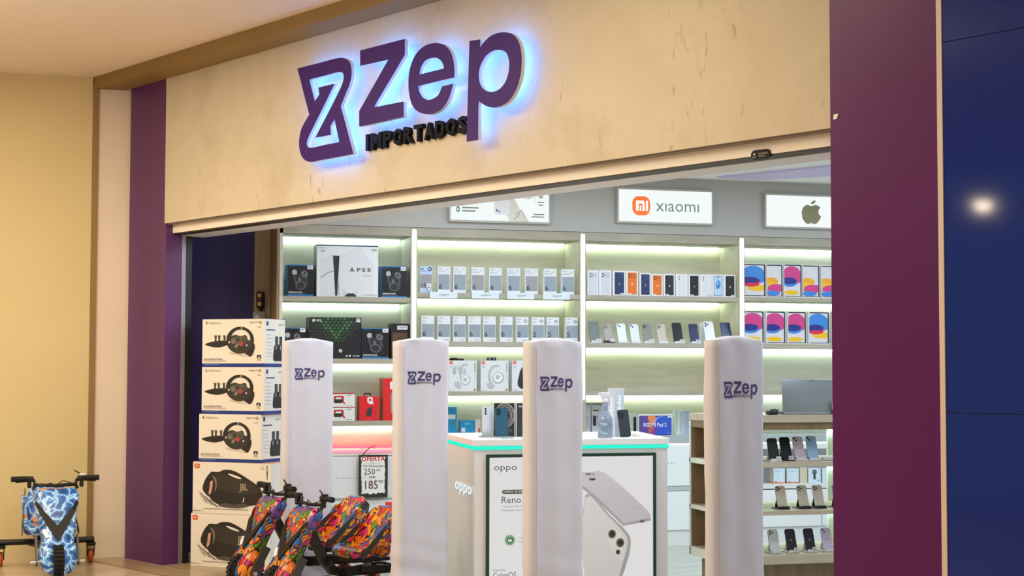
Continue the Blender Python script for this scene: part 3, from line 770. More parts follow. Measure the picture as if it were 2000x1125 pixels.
def speaker_box(w, h, d):
    m = MB().box(-w / 2, w / 2, 0, d, 0, h, BOXW).box(-w / 2, w / 2, 0, d, h - .0008, h + .0008, C('d8a080'))
    f = front(m, w, h)
    q = lambda x, y: ((x - 95) / 1510, 1 - (y - 105) / 950); Q = lambda pts: [q(*p) for p in pts]
    dk = C('2b2622', .4); dk2 = C('3a342e', .4); gr = C('54504a', .4)
    for a, b in (((110, 450), (300, 540)), ((240, 250), (330, 340)), ((350, 180), (400, 280)), ((60, 600), (60, 600))): f.line([q(*a), q(*b)], .003, C('dcc8b0'))
    f.rect(*q(128, 225), *q(228, 142), C('e2531c')); f.text('JBL', *q(145, 208), *q(212, 160), C('f6d8c4'), .02)
    f.text('BOOMBOX', *q(1520, 410), *q(1548, 150), INK, .03, True); f.rect(*q(1410, 185), *q(1470, 175), GRY); f.rect(*q(1410, 215), *q(1480, 205), GRY)
    for k in range(7): f.line([q(205 + 45 * k, 640 + 32 * k), q(330 + 50 * k, 850 + 16 * k)], .010 if k % 2 else .006, C('4a4640') if k % 2 else C('b8b0a4'))
    f.poly(smooth_loop(Q([(430, 310), (600, 285), (700, 245), (850, 245), (1000, 300), (1180, 400), (1350, 510), (1430, 600), (1450, 720), (1350, 850), (1200, 890), (1000, 920), (780, 920), (600, 880), (450, 780), (400, 600)]), 5), dk)
    f.poly(smooth_loop(Q([(560, 330), (900, 380), (1250, 480), (1400, 620), (1200, 680), (800, 640), (580, 560)]), 4), dk2)
    f.poly(smooth_loop(Q([(785, 310), (880, 325), (1000, 365), (1045, 400), (960, 390), (840, 350)]), 4), BOXW)
    f.poly(smooth_loop(Q([(400, 345), (470, 310), (545, 360), (560, 500), (530, 640), (440, 745), (350, 690), (295, 610), (320, 480)]), 4), dk)
    f.poly(smooth_loop(Q([(480, 350), (560, 420), (570, 560), (530, 650), (540, 500)]), 4), C('7c766e'))
    f.poly(smooth_loop(Q([(445, 470), (490, 455), (480, 600), (445, 700), (412, 690), (430, 580)]), 4), C('d8a28c'))
    f.text('JBL', *q(1010, 650), *q(1170, 485), C('a8968a'), .03)
    f.poly(Q([(1095, 740), (1112, 740), (1090, 830), (1072, 830)]), C('e4dcd0'))
    f.poly(smooth_loop(Q([(600, 900), (760, 850), (900, 880), (1050, 850), (1200, 880), (1050, 930), (800, 935)]), 4), gr)
    f.line([q(330, 965), q(1180, 962)], .006, C('8c8278')); f.text('Bluetooth', *q(110, 1020), *q(245, 990), C('4a4642')); f.rect(*q(270, 1015), *q(300, 1005), GRY)
    f.rect(*q(1520, 1000), *q(1545, 985), GRY)
    return m
w = .60
for z, dx, h, lab in ((0, 0, .348, 'wide speaker box at the very bottom of the stack on the floor'), (.350, .011, .341, 'wide speaker box second from the floor under the steering wheel boxes')):
    p = c0 + DX * (dx + w / 2)
    speaker_box(w, h, .28).build('speaker_box', loc=(p.x, p.y, z), rz=RB, label=lab, cat='box', group='portable speaker boxes at the foot of the stack')

# ------------------------------------------------------------------ covered security gates
from mathutils import noise
def gate(px0, px1, top, thick, seed, lab, logo, flare):
    yb = .40
    a = at_y(px0, 900, yb - .19); b = at_y(px1, 900, yb + .19)
    H = at_y((px0 + px1) / 2, top, yb).z
    # the wide side looks along +X; solve the length from the seen width
    L = .385
    for _ in range(12):
        P0 = at_y(px0, 900, yb - L / 2); x0 = P0.x
        # far right edge of the wide side: X = x0 + thick, find its Y
        q = at_x(px1, 900, x0 + thick); L += (q.y - (yb + L / 2)) * .8
    xc = x0 + thick / 2
    N = 64; RZN = 46; rad = .03
    def outline(k):
        pts = rrect(-thick / 2, -L / 2, thick / 2, L / 2, rad if thick > 2.2 * rad else thick * .45, 5)
        return pts
    base = outline(0)
    # resample the outline evenly
    per = []; cum = [0]
    for i in range(len(base)):
        p = Vector(base[i]); q = Vector(base[(i + 1) % len(base)]); cum.append(cum[-1] + (q - p).length)
    for k in range(N):
        t = cum[-1] * k / N
        i = max(j for j in range(len(base)) if cum[j] <= t)
        p = Vector(base[i]); q = Vector(base[(i + 1) % len(base)]); s = (t - cum[i]) / max(cum[i + 1] - cum[i], 1e-9)
        per.append(p + (q - p) * s)
    def disp(x, y, z):
        fold = .0035 * math.sin(y * 38 + seed * 2 + 1.5 * noise.noise(Vector((y * 3, z * 1.2, seed)))) * (1.1 - .5 * z / H)
        d = fold + .008 * noise.noise(Vector((x * 5 + seed, y * 6, z * 2.2))) + .004 * noise.noise(Vector((x * 9, y * 14 + seed, z * 7)))
        low = max(0, .42 - z) / .42
        d += flare * low * (.5 + .5 * noise.noise(Vector((y * 7, z * 9, seed + 3)))) + .010 * low * math.sin(z * 46 + y * 11 + seed)
        return d
    vs = []; fs = []
    zs = [H * (i / (RZN - 1)) for i in range(RZN)]
    for z in zs:
        for p in per:
            n = Vector((p.x / (thick / 2) if abs(p.x) > thick / 2 - rad * .6 else 0, p.y / (L / 2) if abs(p.y) > L / 2 - rad * .9 else 0))
            n = n.normalized() if n.length > 0 else n
            vs.append((p.x + n.x * disp(p.x, p.y, z), p.y + n.y * disp(p.x, p.y, z) * .6, z if z > 0 else .004))
    for dz, k in ((.010, .94), (.018, .80), (.024, .5)):
        for p in per: vs.append((p.x * k, p.y * (1 - (1 - k) * .45), H + dz * (1 - (p.y / (L / 2)) ** 2 * .85)))
    R = len(vs) // N
    fs = [(i * N + k, i * N + (k + 1) % N, (i + 1) * N + (k + 1) % N, (i + 1) * N + k) for i in range(R - 1) for k in range(N)]
    fs.append(tuple((R - 1) * N + k for k in range(N)))
    t = empty('security_gate', (xc, yb, 0), label=lab, cat='security gate', group='covered security gates across the entrance')
    m = MB(); m.add(vs, fs, CLOTH, True); cov = m.build('cloth_cover', t)
    MB().box(-thick / 2 + .01, thick / 2 - .01, -L / 2 + .03, L / 2 - .03, 0, .02, DGREY).build('foot_plate', t)
    # vertical seam near the front edge of the wide side
    sy = -L / 2 + rad * 1.1
    pts = [(thick / 2 + disp(thick / 2, sy, z) + .001, sy, z) for z in [H * k / 40 for k in range(1, 40)]]
    MB().tube(pts, .0022, CLOTH, 6).build('seam', cov)
    # printed logo
    lp0 = at_x(logo[0], logo[1], x0 + thick); lp1 = at_x(logo[2], logo[3], x0 + thick)
    u0, u1 = lp0.y - yb, lp1.y - yb; v0, v1 = lp1.z, lp0.z
    ink = C('3d3272', .6); ink2 = C('3a3550', .6)
    mm = MB()
    def PP_(a, b_):
        y = u0 + (u1 - u0) * a; z = v0 + (v1 - v0) * b_
        return (thick / 2 + disp(thick / 2, y, z) + .003, y, z)
    for lps in LOGO:
        # level the slanted sign outline
        vs2, tr = tess(lps); mm.add([PP_(a, b_) for a, b_ in vs2], tr, ink)
    ts, tf = text2d('IMPORTADOS', .02)
    mm.add([PP_(TAGL[0] + (TAGL[2] - TAGL[0]) * a, TAGL[1] + (TAGL[3] - TAGL[1]) * b_) for a, b_ in ts], tf, ink2)
    mm.build('printed_logo', cov, label='small violet logo print')
gate(545, 652, 668, .075, 1.3, 'white covered security gate standing just right of the box stack', (576, 719, 633, 743), .012)
gate(762, 878, 668, .085, 4.1, 'white covered security gate between the graffiti trikes and the counter', (796, 725, 860, 752), .02)
gate(1017, 1142, 669, .085, 7.7, 'white covered security gate in front of the counter poster', (1055, 735, 1117, 765), .012)
gate(1370, 1497, 666, .08, 9.2, 'white covered security gate in front of the grey rack, nearest to the dark purple column', (1412, 745, 1478, 779), .014)

# ------------------------------------------------------------------ the white counter with the poster
use(FB)
CX, CY0, CY1, CH = 1.915, 1.667, 2.88, .90
CTM = C('e9ebee', .35); CBM = C('e2e3e6', .45)
ctr = empty('display_counter', (CX, (CY0 + CY1) / 2, 0), label='white display counter with glowing teal line and a phone poster', cat='counter')
cm = (CY0 + CY1) / 2
plan = [(0, CY0 - cm), (0, CY1 - cm), (-1.06, 3.06 - cm), (-1.06, 1.725 - cm)]
def grow(pl, d): 
    ccw = pl if area2(pl) > 0 else pl[::-1]
    return shrink(ccw, -d)
P3D = lambda a, b, d: (a, b, d)
MB().prism(grow(plan, 0), P3D, CH - .034, CH, CTM).build('counter_top', ctr)
MB().prism(grow(plan, -.012), P3D, 0, CH - .034, CBM).build('body', ctr)
st = grow(plan, -.006); n = len(st)
m = MB(); m.prism([grow(plan, -.003), grow(plan, -.02)], P3D, CH - .056, CH - .037, LEDTEAL); m.build('teal_light_line', ctr, label='glowing teal line under the counter top')
# poster panel in its dark green frame
pa = at_x(950, 888, CX); pb = at_x(1281, 888, CX); py0, py1 = pa.y - cm, pb.y - cm; pz1 = pa.z; pz0 = .06
GRN = C('10382a', .4)
m = MB(); o_ = [(py0, pz0), (py1, pz0), (py1, pz1), (py0, pz1)]; i_ = [(py0 + .018, pz0 + .018), (py1 - .018, pz0 + .018), (py1 - .018, pz1 - .018), (py0 + .018, pz1 - .018)]
m.prism([o_, i_], lambda a, b, d: (d, a, b), -.012, .004, GRN); m.build('poster_frame', ctr, label='dark green poster frame')
POST = emit_mat('backlit_poster', 'eeedec', .80)
m = MB().box(-.012, -.004, py0 + .018, py1 - .018, pz0 + .018, pz1 - .018, POST)
f = Face(m, (-.0035, py0, pz0), (0, py1 - py0, 0), (0, 0, pz1 - pz0), (1, 0, 0))
def pq(px, py, *_):
    q = at_x(px, py, CX); return ((q.y - cm - py0) / (py1 - py0), (q.z - pz0) / (pz1 - pz0))
def PQ(pts): return [pq(p[0], p[1]) + tuple(p[2:]) for p in pts]
k2 = C('5b5b5b'); k3 = C('3c4440')
f.text('oppo', *pq(965, 923), *pq(1010, 910), k2)
f.poly(rrect(*pq(981, 965), *pq(1036, 956), .012, 4, .012), k3); f.text('OPPO AI Phone', *pq(983, 963), *pq(1033, 958), C('f0f0f0'), .01)
f.text('Reno15', *pq(980, 983), *pq(1036, 969), C('4c4c4e'))
f.text('Livephoto 4K | Edi', *pq(980, 992), *pq(1026, 987), C('7a7a7a')); f.text('Fotografia Incorrível', *pq(980, 1000), *pq(1030, 994), C('7a7a7a'))
f.ell(*pq(996, 1055), .030, C('8cc79a'), .030 * (py1 - py0) / (pz1 - pz0)); f.ell(*pq(996, 1055), .019, C('2c5e44')); f.rr(*pq(992, 1059), *pq(1000, 1053), .004, C('e8f0ea')); f.ring(*pq(996, 1052), .008, .005, C('e8f0ea'))
f.text('1 ano de', *pq(1012, 1052), *pq(1036, 1047), C('9a9a9a')); f.text('seguro', *pq(1012, 1061), *pq(1034, 1056), C('9a9a9a'))
f.text('Powered by', *pq(963, 1117), *pq(988, 1111), k2); f.text('ColorOS', *pq(963, 1130), *pq(1008, 1117), C('4c4c4e'))
ph1 = C('d9d5e2', .3); ph2 = C('ecebf1', .3); edge = C('bab8c0', .3); lens = C('4f4a40', .25); lens2 = C('8a857a', .25)
f.poly(smooth_loop(PQ([(1040, 905), (1142, 924), (1180, 925), (1262, 995), (1271, 1012, 1), (1271, 1017, 1), (1222, 1026), (1212, 1022), (1141, 957), (1040, 900)]), 3), edge)
f.poly(smooth_loop(PQ([(1040, 900), (1142, 922), (1182, 924), (1262, 994), (1271, 1011, 1), (1222, 1021), (1212, 1016), (1141, 950)]), 3), ph1)
f.text('oppo', *pq(1233, 995), *pq(1246, 990), C('c4c0cc'))
f.rr(*pq(1250, 1021), *pq(1258, 1015), .003, C('7c7a80'))
f.ell(*pq(1149, 926), .018, lens2, .008); f.ell(*pq(1157, 936), .020, lens, .009); f.ell(*pq(1159, 926), .006, C('6c6860'), .004)
f.poly(smooth_loop(PQ([(1143, 966), (1190, 1005), (1225, 1040), (1232, 1062), (1224, 1100), (1205, 1135), (1143, 1135)]), 3), edge)
f.poly(smooth_loop(PQ([(1143, 972), (1186, 1006), (1220, 1042), (1226, 1062), (1216, 1100), (1200, 1135), (1143, 1135)]), 3), ph2)
f.poly(smooth_loop(PQ([(1186, 1034), (1204, 1034), (1220, 1056), (1218, 1088), (1208, 1092), (1188, 1060)]), 3), C('f4f3f7'))
for cx_, cy_, r_ in ((1195, 1043, .026), (1211, 1060, .027)):
    f.ell(*pq(cx_, cy_), r_, C('c9c4b8', .25), r_ * 1.45); f.ell(*pq(cx_ + .5, cy_), r_ * .8, lens, r_ * 1.2); f.ell(*pq(cx_ + 1, cy_), r_ * .4, C('2c2822', .2), r_ * .6)
f.ell(*pq(1207, 1078), .013, lens, .019)
m.build('poster', ctr, label='white poster of two pale phones')
# luminous letters on the left end of the counter
A0 = Vector(plan[0]); A3 = Vector(plan[3]); ed = (A3 - A0).normalized()
m = MB(); ts, tf = text2d('oppo', .015)
def sd(px, py):
    # point on the counter's left end
    r = ray(px, py); A = Vector((A0.x + CX, A0.y + cm)); nrm = Vector((-ed.y, ed.x))
    k = (nrm.dot(A) - nrm.dot(CAM.xy)) / nrm.dot(r.xy); q = CAM + r * k
    return (q.xy - A).dot(ed), q.z
s0, z0 = sd(922, 975); s1, z1 = sd(889.5, 939)
def SP(a, b, d):
    s = s1 + (s0 - s1) * a; z = (z0 + (z1 - z0) * b); nrm = Vector((-ed.y, ed.x)); nrm = nrm if nrm.y < 0 else -nrm
    q = A0 + ed * s + nrm * d; return (q.x, q.y, z)
bd = {}
for t_ in tf:
    for i in range(len(t_)): bd[(t_[i], t_[(i + 1) % len(t_)])] = 1
m.add([SP(a, b, .0025) for a, b in ts], tf, GLOW)
for a, b in [e for e in bd if (e[1], e[0]) not in bd]:
    m.add([SP(*ts[a], .0025), SP(*ts[b], .0025), SP(*ts[b], -.002), SP(*ts[a], -.002)], [(0, 1, 2, 3)], C('c8ccd2'))
m.build('luminous_lettering', ctr, label='glowing white letters on the counter end')

# ------------------------------------------------------------------ grey display rack at the right
GX0, GX1, GY0, GY1 = 1.82, 2.42, 3.044, 4.5
RKM = wood_mat('rack_wood_grey', 'b0a692', 'bcb3a0', 'c6beac', 1, .5); RKD = wood_mat('rack_wood_brown', '7a684c', '867456', '927f60', 2, .5)
RKL = C('dfe8e2', .45)  # pale green-white, LED light painted onto the rack's end edges
rk = empty('display_rack', ((GX0 + GX1) / 2, GY0, 0), label='low open display rack full of phones, beside the dark purple column', cat='rack')
gx0, gx1, gl = GX0 - (GX0 + GX1) / 2, GX1 - (GX0 + GX1) / 2, GY1 - GY0
RZs = (.780, .500, .247)
MB().box(gx0, gx1, 0, gl, 1.008, 1.05, RKM).box(gx0 + .01, gx1 - .015, .01, gl, .965, 1.008, RKD).build('top_board', rk)
for z, th in zip(RZs, (.030, .025, .052)):
    MB().box(gx0, gx1, 0, gl, z - th, z, RKM).box(gx0 + .022, gx1 - .02, -.003, 0, z - th, z, RKL).build('shelf', rk)
MB().box(gx0, gx0 + .022, .004, .20, .2, .97, RKD).box(gx0, gx0 + .022, 0, .004, .2, 1.0, RKL).build('side_panel', rk)
MB().box(gx0 + .022, gx1 - .02, .16, .18, .2, .97, RKD).build('niche_back', rk)
MB().box(gx0 + .002, gx0 + .02, 4.02 - GY0 - .06, gl, .25, .97, C('d4e2d6', .5)).build('back_panel', rk)
MB().box(gx0 + .05, gx1 - .06, .06, gl, 0, .195, RKD).build('base', rk)
MB().box(gx0 + .004, gx1 - .03, .19, .21, .2, .97, RKM).build('side_panel', rk)
for z in (.964, .749, .474): MB().box(gx0 + .03, gx0 + .05, .22, gl, z - .01, z - .001, LED).build('led_strip', rk)

# ------------------------------------------------------------------ goods on the shelves
use(FB)
XI = XS - .03
def span(px0, px1, py, X=None):
    X = XI if X is None else X
    a = at_x(px0, py, X); b = at_x(px1, py, X)
    return (a.y + b.y) / 2, b.y - a.y
def hgt(px, py, z, X=None):
    return at_x(px, py, XI if X is None else X).z - z
def put(mb, name, px0, px1, z, X=None, py=600, turn=0.0, **kw):
    yc, w = span(px0, px1, py, X)
    return mb.build(name, loc=(XI if X is None else X, yc, z), rz=RZ + turn, **kw)
STK = C('eeeef2', .4); TINK = C('6d7280', .5)
def sticker(o, x0, x1, z0, z1, y=-.0025):
    m = MB().box(x0, x1, y, y + .002, z0, z1, STK); f = Face(m, (x0, y - .0001, z0), (x1 - x0, 0, 0), (0, 0, z1 - z0), (0, -1, 0))
    f.rect(.12, .55, .88, .7, TINK); f.rect(.12, .3, .6, .42, TINK)
    return m.build('price_sticker', o, label='white price sticker')
# --- bay one: black gear shift boxes, white and black console boxes
CY = C('2d7ec0', .4); BBX = C('16171b', .35); SIL = C('b9bcc2', .3); SIL2 = C('6a6d74', .3); SIL3 = C('2c2e33', .35)
def shift_box(w, h, d=.16):
    m = MB().box(-w / 2, w / 2, 0, d, 0, h, BBX).box(-w / 2 - .0006, w / 2 + .0006, -.0006, d, 0, .012, CY).box(-w / 2 - .001, -w / 2 + .0002, 0, d, 0, h, CY)
    f = front(m, w, h, -.0007)
    f.rect(.0, .97, 1, 1, CY); f.text('logitech', .06, .92, .28, .96, CY)
    f.poly(smooth_loop([(.20, .62), (.30, .40), (.45, .24), (.66, .22), (.80, .38), (.76, .62), (.78, .74), (.66, .82), (.52, .78), (.48, .66), (.34, .76), (.22, .78)], 4), SIL3)
    f.poly(smooth_loop([(.18, .80), (.25, .84), (.34, .82), (.36, .72), (.28, .68), (.19, .70)], 4), SIL)
    f.poly(smooth_loop([(.52, .76), (.62, .82), (.74, .78), (.78, .66), (.68, .60), (.55, .64)], 4), SIL2); f.ell(.62, .73, .05, BBX); f.ell(.60, .74, .02, SIL)
    f.line([(.25, .68), (.27, .5), (.36, .38)], .03, SIL2); f.line([(.70, .60), (.72, .42)], .03, SIL2); f.ring(.50, .34, .20, .16, SIL2, .14)
    f.ell(.46, .52, .06, SIL2, .08)
    f.text('DRIVING FORCE', .04, .10, .56, .145, STK, .03); f.rect(.04, .068, .66, .085, TINK)
    return m
SHX = [(561, 612, 517, 0, 'left'), (745, 794, 520, 0, 'right'), (549, 598, 640, 1, 'low left'), (708, 760, 641, 1, 'low right')]
SHL = ('black shifter box on the top shelf left of the white console box', 'black shifter box on the top shelf right of the white console box',
       'black shifter box behind the box stack, left of the green patterned box', 'black shifter box right of the green patterned box')
for (a, b, yt_, r, nm), lab in zip(SHX, SHL):
    z = SZs[0][r]; yc, w = span(a, b, 560); h = hgt((a + b) / 2, yt_, z)
    o = put(shift_box(w, h), 'shifter_box', a, b, z, label=lab, cat='box', group='black shifter boxes in the first bay')
    sticker(o, w * .26, w * .47, h * .86, h * .98)
# white console box
yc, w = span(618, 738, 530); z = SZs[0][0]; h = hgt(678, 479, z)
PSW = C('eef1f4', .38)
m = MB().box(-w / 2, w / 2, 0, .15, 0, h, PSW).box(-w / 2, w / 2, -.0005, .15, h - .008, h + .0005, C('1d3a66')).box(-w / 2 - .001, -w / 2 + .0002, 0, .15, 0, h, C('9aa0aa'))
f = front(m, w, h, -.0008); Q = lambda pts: [((x - 458) / 464, 1 - (y - 192) / 386) for x, y in pts]
q = lambda x, y: ((x - 458) / 464, 1 - (y - 192) / 386)
f.poly(Q([(625, 270), (780, 200), (890, 330), (880, 560), (625, 570)]), C('e6e9ee')); f.poly(Q([(490, 300), (575, 255), (590, 400), (590, 570), (490, 570)]), C('e2e7ee'))
f.text('SONY', *q(472, 220), *q(520, 210), TINK); f.rect(*q(488, 245), *q(520, 230), C('b4bac4'))
f.poly(Q([(579, 272), (628, 272), (622, 390), (614, 570), (598, 570), (588, 400)]), C('25282e')); f.poly(Q([(579, 272), (583, 268), (597, 300), (606, 280), (612, 310), (628, 270), (624, 300), (584, 300)]), C('3a3d44'))
f.line([q(487, 438), q(540, 400), q(592, 384)], .012, C('7e848e')); f.line([q(625, 475), q(627, 570)], .008, C('8c929c'))
ps_mark(f, *q(703, 390), .09, .085, INK)
kk = C('54585f'); f.text('P', *q(762, 388), *q(790, 360), kk, .03); f.text('S', *q(798, 388), *q(826, 360), kk, .03); f.text('5', *q(838, 388), *q(866, 360), kk, .03)
f.rect(*q(805, 422), *q(868, 415), C('c2c8d0')); f.poly(Q([(668, 575), (690, 552), (740, 552), (760, 575)]), C('2e3036')); f.poly(Q([(655, 520), (672, 524), (690, 552), (668, 574)]), C('d8dce4')); f.poly(Q([(775, 520), (758, 524), (740, 552), (760, 574)]), C('d8dce4'))
f.rect(*q(870, 228), *q(910, 220), C('9a9470')); f.rect(*q(805, 562), *q(915, 558), C('c6ccd4'))
put(m, 'console_box', 618, 738, z, label='big white console box between two black boxes on the top shelf', cat='box')
# black console box with green honeycomb print
yc, w = span(604, 706, 660); z = SZs[0][1]; h = hgt(655, 620, z)
m = MB().box(-w / 2, w / 2, 0, .16, 0, h, C('1b1d22', .35)).box(-w / 2 - .001, -w / 2 + .0002, 0, .16, 0, h, C('53565c'))
f = front(m, w, h, -.0006)
g1 = [C('2f5a38'), C('3c7a45'), C('27402e'), C('2a2f33')]; edge_ = C('14201a')
f.poly([(0, .42), (.55, .30), (1, .72), (1, 1), (0, 1)], C('10130f'))
for r in range(8):
    for c in range(13):
        u = .04 + c * .08 + (r % 2) * .04; v = .96 - r * .075
        lim = .45 - .25 * (u - .0) if u < .55 else .30 + (u - .55) * .95
        if v < lim + .03 or u > .97: continue
        ctr_ = abs(u - .52) * 1.3 + abs(v - .86)
        f.k = 1 + (r % 3); f.poly(ell(u, v, .034, .034, 6, 0, 360), g1[0] if ctr_ < .25 else g1[1] if ctr_ < .4 else g1[2] if ctr_ < .6 else g1[3])
f.k = 5; f.ell(.085, .925, .028, STK); f.line([(.07, .94), (.10, .905)], .008, BBX); f.text('XBOX', .13, .9, .24, .95, STK, .02)
f.ell(.60, .19, .034, STK); f.line([(.575, .14), (.625, .25)], .014, BBX)
f.rect(.70, .05, .74, .075, STK); f.rect(.76, .05, .80, .085, STK); f.text('1TB SSD', .84, .045, .97, .08, STK)
o = put(m, 'console_box', 604, 706, z, label='black console box with green honeycomb print on the second shelf', cat='box')
sticker(o, w * .40, w * .48, h * .89, h * .98)
# dark brown boxed toy next to the divider
yc, w = span(764, 799, 660); h = hgt(780, 632, z)
m = MB().box(-w / 2, w / 2, 0, .12, 0, h, C('241d1a', .35))
f = front(m, w, h, -.0006); f.rect(.08, .08, .92, .74, C('5a4030')); f.poly(smooth_loop([(.2, .08), (.25, .42), (.42, .60), (.62, .58), (.75, .40), (.8, .08)], 3), C('2e1e16')); f.ell(.5, .5, .12, C('4a3022'), .10)
o = put(m, 'toy_box', 764, 799, z, label='dark brown window box beside the glowing divider, second shelf of first bay', cat='box'); sticker(o, -w * .15, w * .42, h * .83, h * .94)
# third shelf: small white appliance boxes and red boxes
z3 = SZs[0][2]; REDB = C('d81e26', .38)
def red_handle_box(w, h):
    m = MB().box(-w / 2, w / 2, 0, .14, 0, h, C('e6e9ea', .4)).box(-w / 2, w / 2, -.0005, .14, h - .006, h + .0005, C('b01e26')).box(-w / 2 - .001, -w / 2, 0, .14, 0, h, C('c8ccd0'))
    f = front(m, w, h, -.0007); f.poly([rrect(.28, .35, .62, .80, .10, 3, .06), rrect(.34, .52, .54, .70, .05, 3, .04)], C('c02028')); f.rr(.28, .28, .58, .55, .05, C('2c2a2c')); f.poly([(.56, .4), (.62, .4), (.68, .2), (.62, .2)], C('c02028'))
    f.rect(.74, .84, .9, .87, TINK); f.rect(.74, .78, .86, .80, TINK); f.rect(.7, .08, .9, .1, TINK)
    return m
yc, w = span(636, 693, 800); h = hgt(660, 795, z3)
put(red_handle_box(w, h), 'gadget_box', 636, 693, z3, py=800, label='lower of two flat white boxes with a red and black gadget picture', cat='box', group='flat white gadget boxes beside the first gate')
put(red_handle_box(w, h), 'gadget_box', 636, 693, z3 + h + .001, py=800, label='upper of two flat white boxes with a red and black gadget picture', cat='box', group='flat white gadget boxes beside the first gate')
yc, w = span(702, 740, 800); h = hgt(720, 774, z3)
m = MB().box(-w / 2, w / 2, 0, .10, 0, h, REDB).box(-w / 2 - .001, -w / 2 + .0002, 0, .10, 0, h, C('a8301e'))
m.tube([(-w * .2, .05, h), (-w * .2, .05, h + .018), (w * .12, .05, h + .018), (w * .12, .05, h)], .006, BLACK, 6)
f = front(m, w, h, -.0006); f.poly([rrect(.40, .74, .68, .97, .06, 3, .06), rrect(.48, .80, .60, .91, .03, 3, .03)], STK); f.rect(.48, .68, .72, .75, STK); f.poly(smooth_loop([(.36, .22), (.40, .48), (.56, .54), (.66, .46), (.62, .24), (.48, .18)], 3), C('3a3238')); f.line([(.58, .52), (.66, .60)], .03, C('3a3238'))
f.text('speaker', .4, .05, .62, .08, STK)
put(m, 'speaker_box', 702, 740, z3, py=800, label='small red box with a white rounded emblem on the third shelf', cat='box')
yc, w = span(748, 790, 800); h = hgt(760, 739, z3)
m = MB().box(-w / 2, w / 2, 0, .14, 0, h, REDB).box(-w / 2 - .001, -w / 2 + .0002, 0, .14, 0, h, C('9a4a30'))
f = front(m, w, h, -.0006); f.rect(0, .84, 1, .85, C('a8161e')); f.rr(.35, .18, .75, .66, .06, C('8f9098')); f.rr(.32, .74, .5, .92, .05, STK)
put(m, 'speaker_box', 748, 790, z3, py=800, label='tall red box half hidden by the second covered gate', cat='box')
# price placard hanging at the worktop edge
a = at_x(701, 889, XS + .03); b = at_x(757, 971, XS + .03); w = b.y - a.y; h = a.z - b.z
t = empty('price_placard', (XS + .03, (a.y + b.y) / 2, b.z), RZ, label='white offer placard with ragged dark border hung in front of the first cabinet', cat='placard')
m = MB().box(-w / 2, w / 2, 0, .004, 0, h, C('2c2a2a', .5)); f = front(m, w, h, -.0004)
rnd = random.Random(3); rag = []
for i in range(14): rag.append((.08 + .84 * i / 14, .07 + .05 * rnd.random()))
for i in range(16): rag.append((.92 - .04 * rnd.random(), .10 + .82 * i / 16))
for i in range(8): rag.append((.92 - .84 * i / 8, .97 - .02 * rnd.random()))
for i in range(16): rag.append((.06 + .05 * rnd.random(), .95 - .85 * i / 16))
pk = C('f2f4f4', .5); rd = C('cf2430', .5); pn = C('5c3340', .5); pk2 = C('46464a', .5)
f.poly(rag, pk); f.text('OFERTA', .09, .855, .91, .965, rd, .03)
f.text('DE', .42, .79, .54, .82, pk2); f.rect(.2, .805, .38, .808, pk2); f.rect(.58, .805, .78, .808, pk2)
f.text('Pad Gaming', .16, .70, .62, .775, pk2); f.text('K24w', .66, .71, .86, .765, pk2)
f.text('250', .18, .54, .56, .68, C('5a5058')); f.text('00', .60, .62, .74, .67, C('5a5058'))
f.text('POR', .36, .455, .58, .50, C('4c4c50'), .02); f.rect(.16, .475, .32, .478, pk2); f.rect(.62, .475, .78, .478, pk2)
f.text('185', .22, .20, .66, .40, pn); f.text('90', .68, .34, .84, .41, pn)
m.build('card', t)
MB().tube([(-w * .36, .0, h), (-w * .26, -.004, h + .03), (-w * .05, -.006, h + .062), (w * .08, -.006, h + .07), (w * .02, -.004, h + .045)], .0035, C('7a3a40', .4), 8).tube([(-w * .48, .002, h + .04), (-w * .3, .0, h + .05), (w * .0, -.002, h + .052)], .0022, C('c8808c', .3), 6).build('wire_hook', t)

# --- bay two: white phone boxes with big numbers
PB = C('e4e8ec', .4); PBL = C('bcd4f4', .4); PG = C('99a4b0', .25); PG2 = C('a09ca4', .25); NUM = C('2a343c', .5)
TXT = C('80868e', .5)
def num_box(w, h, num, kind, grey):
    m = MB().box(-w / 2, w / 2, 0, .055, 0, h, PB)
    f = front(m, w, h, -.0002)
    if kind == 'watch':
        f.rect(0, .70, 1, 1, PBL); f.rect(.04, .16, .97, .69, PG2); f.rect(0, 0, 1, .14, PBL); f.rect(.08, .86, .3, .93, TXT); f.rect(.08, .80, .7, .82, TXT)
        f.ring(.80, .89, .17, .09, NUM); f.text(num, .08, .19, .5, .37, NUM)
    else:
        lo = .12 if kind == 'a' else .18
        f.rect(.05, lo, .97, .70 if kind == 'a' else .68, grey)
        f.text(num, .10, lo + .025, .36, lo + .23, NUM, .01)
        if kind == 'a':
            f.text('oppo', .07, .87, .45, .93, TXT); f.text('A6 Pro 5G', .07, .77, .62, .84, TXT); f.text('6.57"', .66, .84, .92, .92, C('a0a6ae'))
        else:
            f.text('oppo', .07, .88, .45, .94, TXT); f.text('A' + num + 'x', .07, .76, .34, .83, TXT); f.rect(.55, .06, .88, .09, C('a8aeb6'))
            if kind == 'c': f.ring(.76, .83, .135, .10, C('58626e')); f.rect(.68, .82, .84, .835, C('58626e'))
    return m
row1 = [(820, 844, 520, '14', 'watch')] + [(a, b, t, '6', 'a') for a, b, t in ((855, 879, 520.5), (885.5, 910, 521), (921, 945.5, 522), (955.5, 980, 523), (991, 1016, 524), (1026, 1050.5, 524.5), (1062, 1087, 525), (1097, 1121.5, 526))]
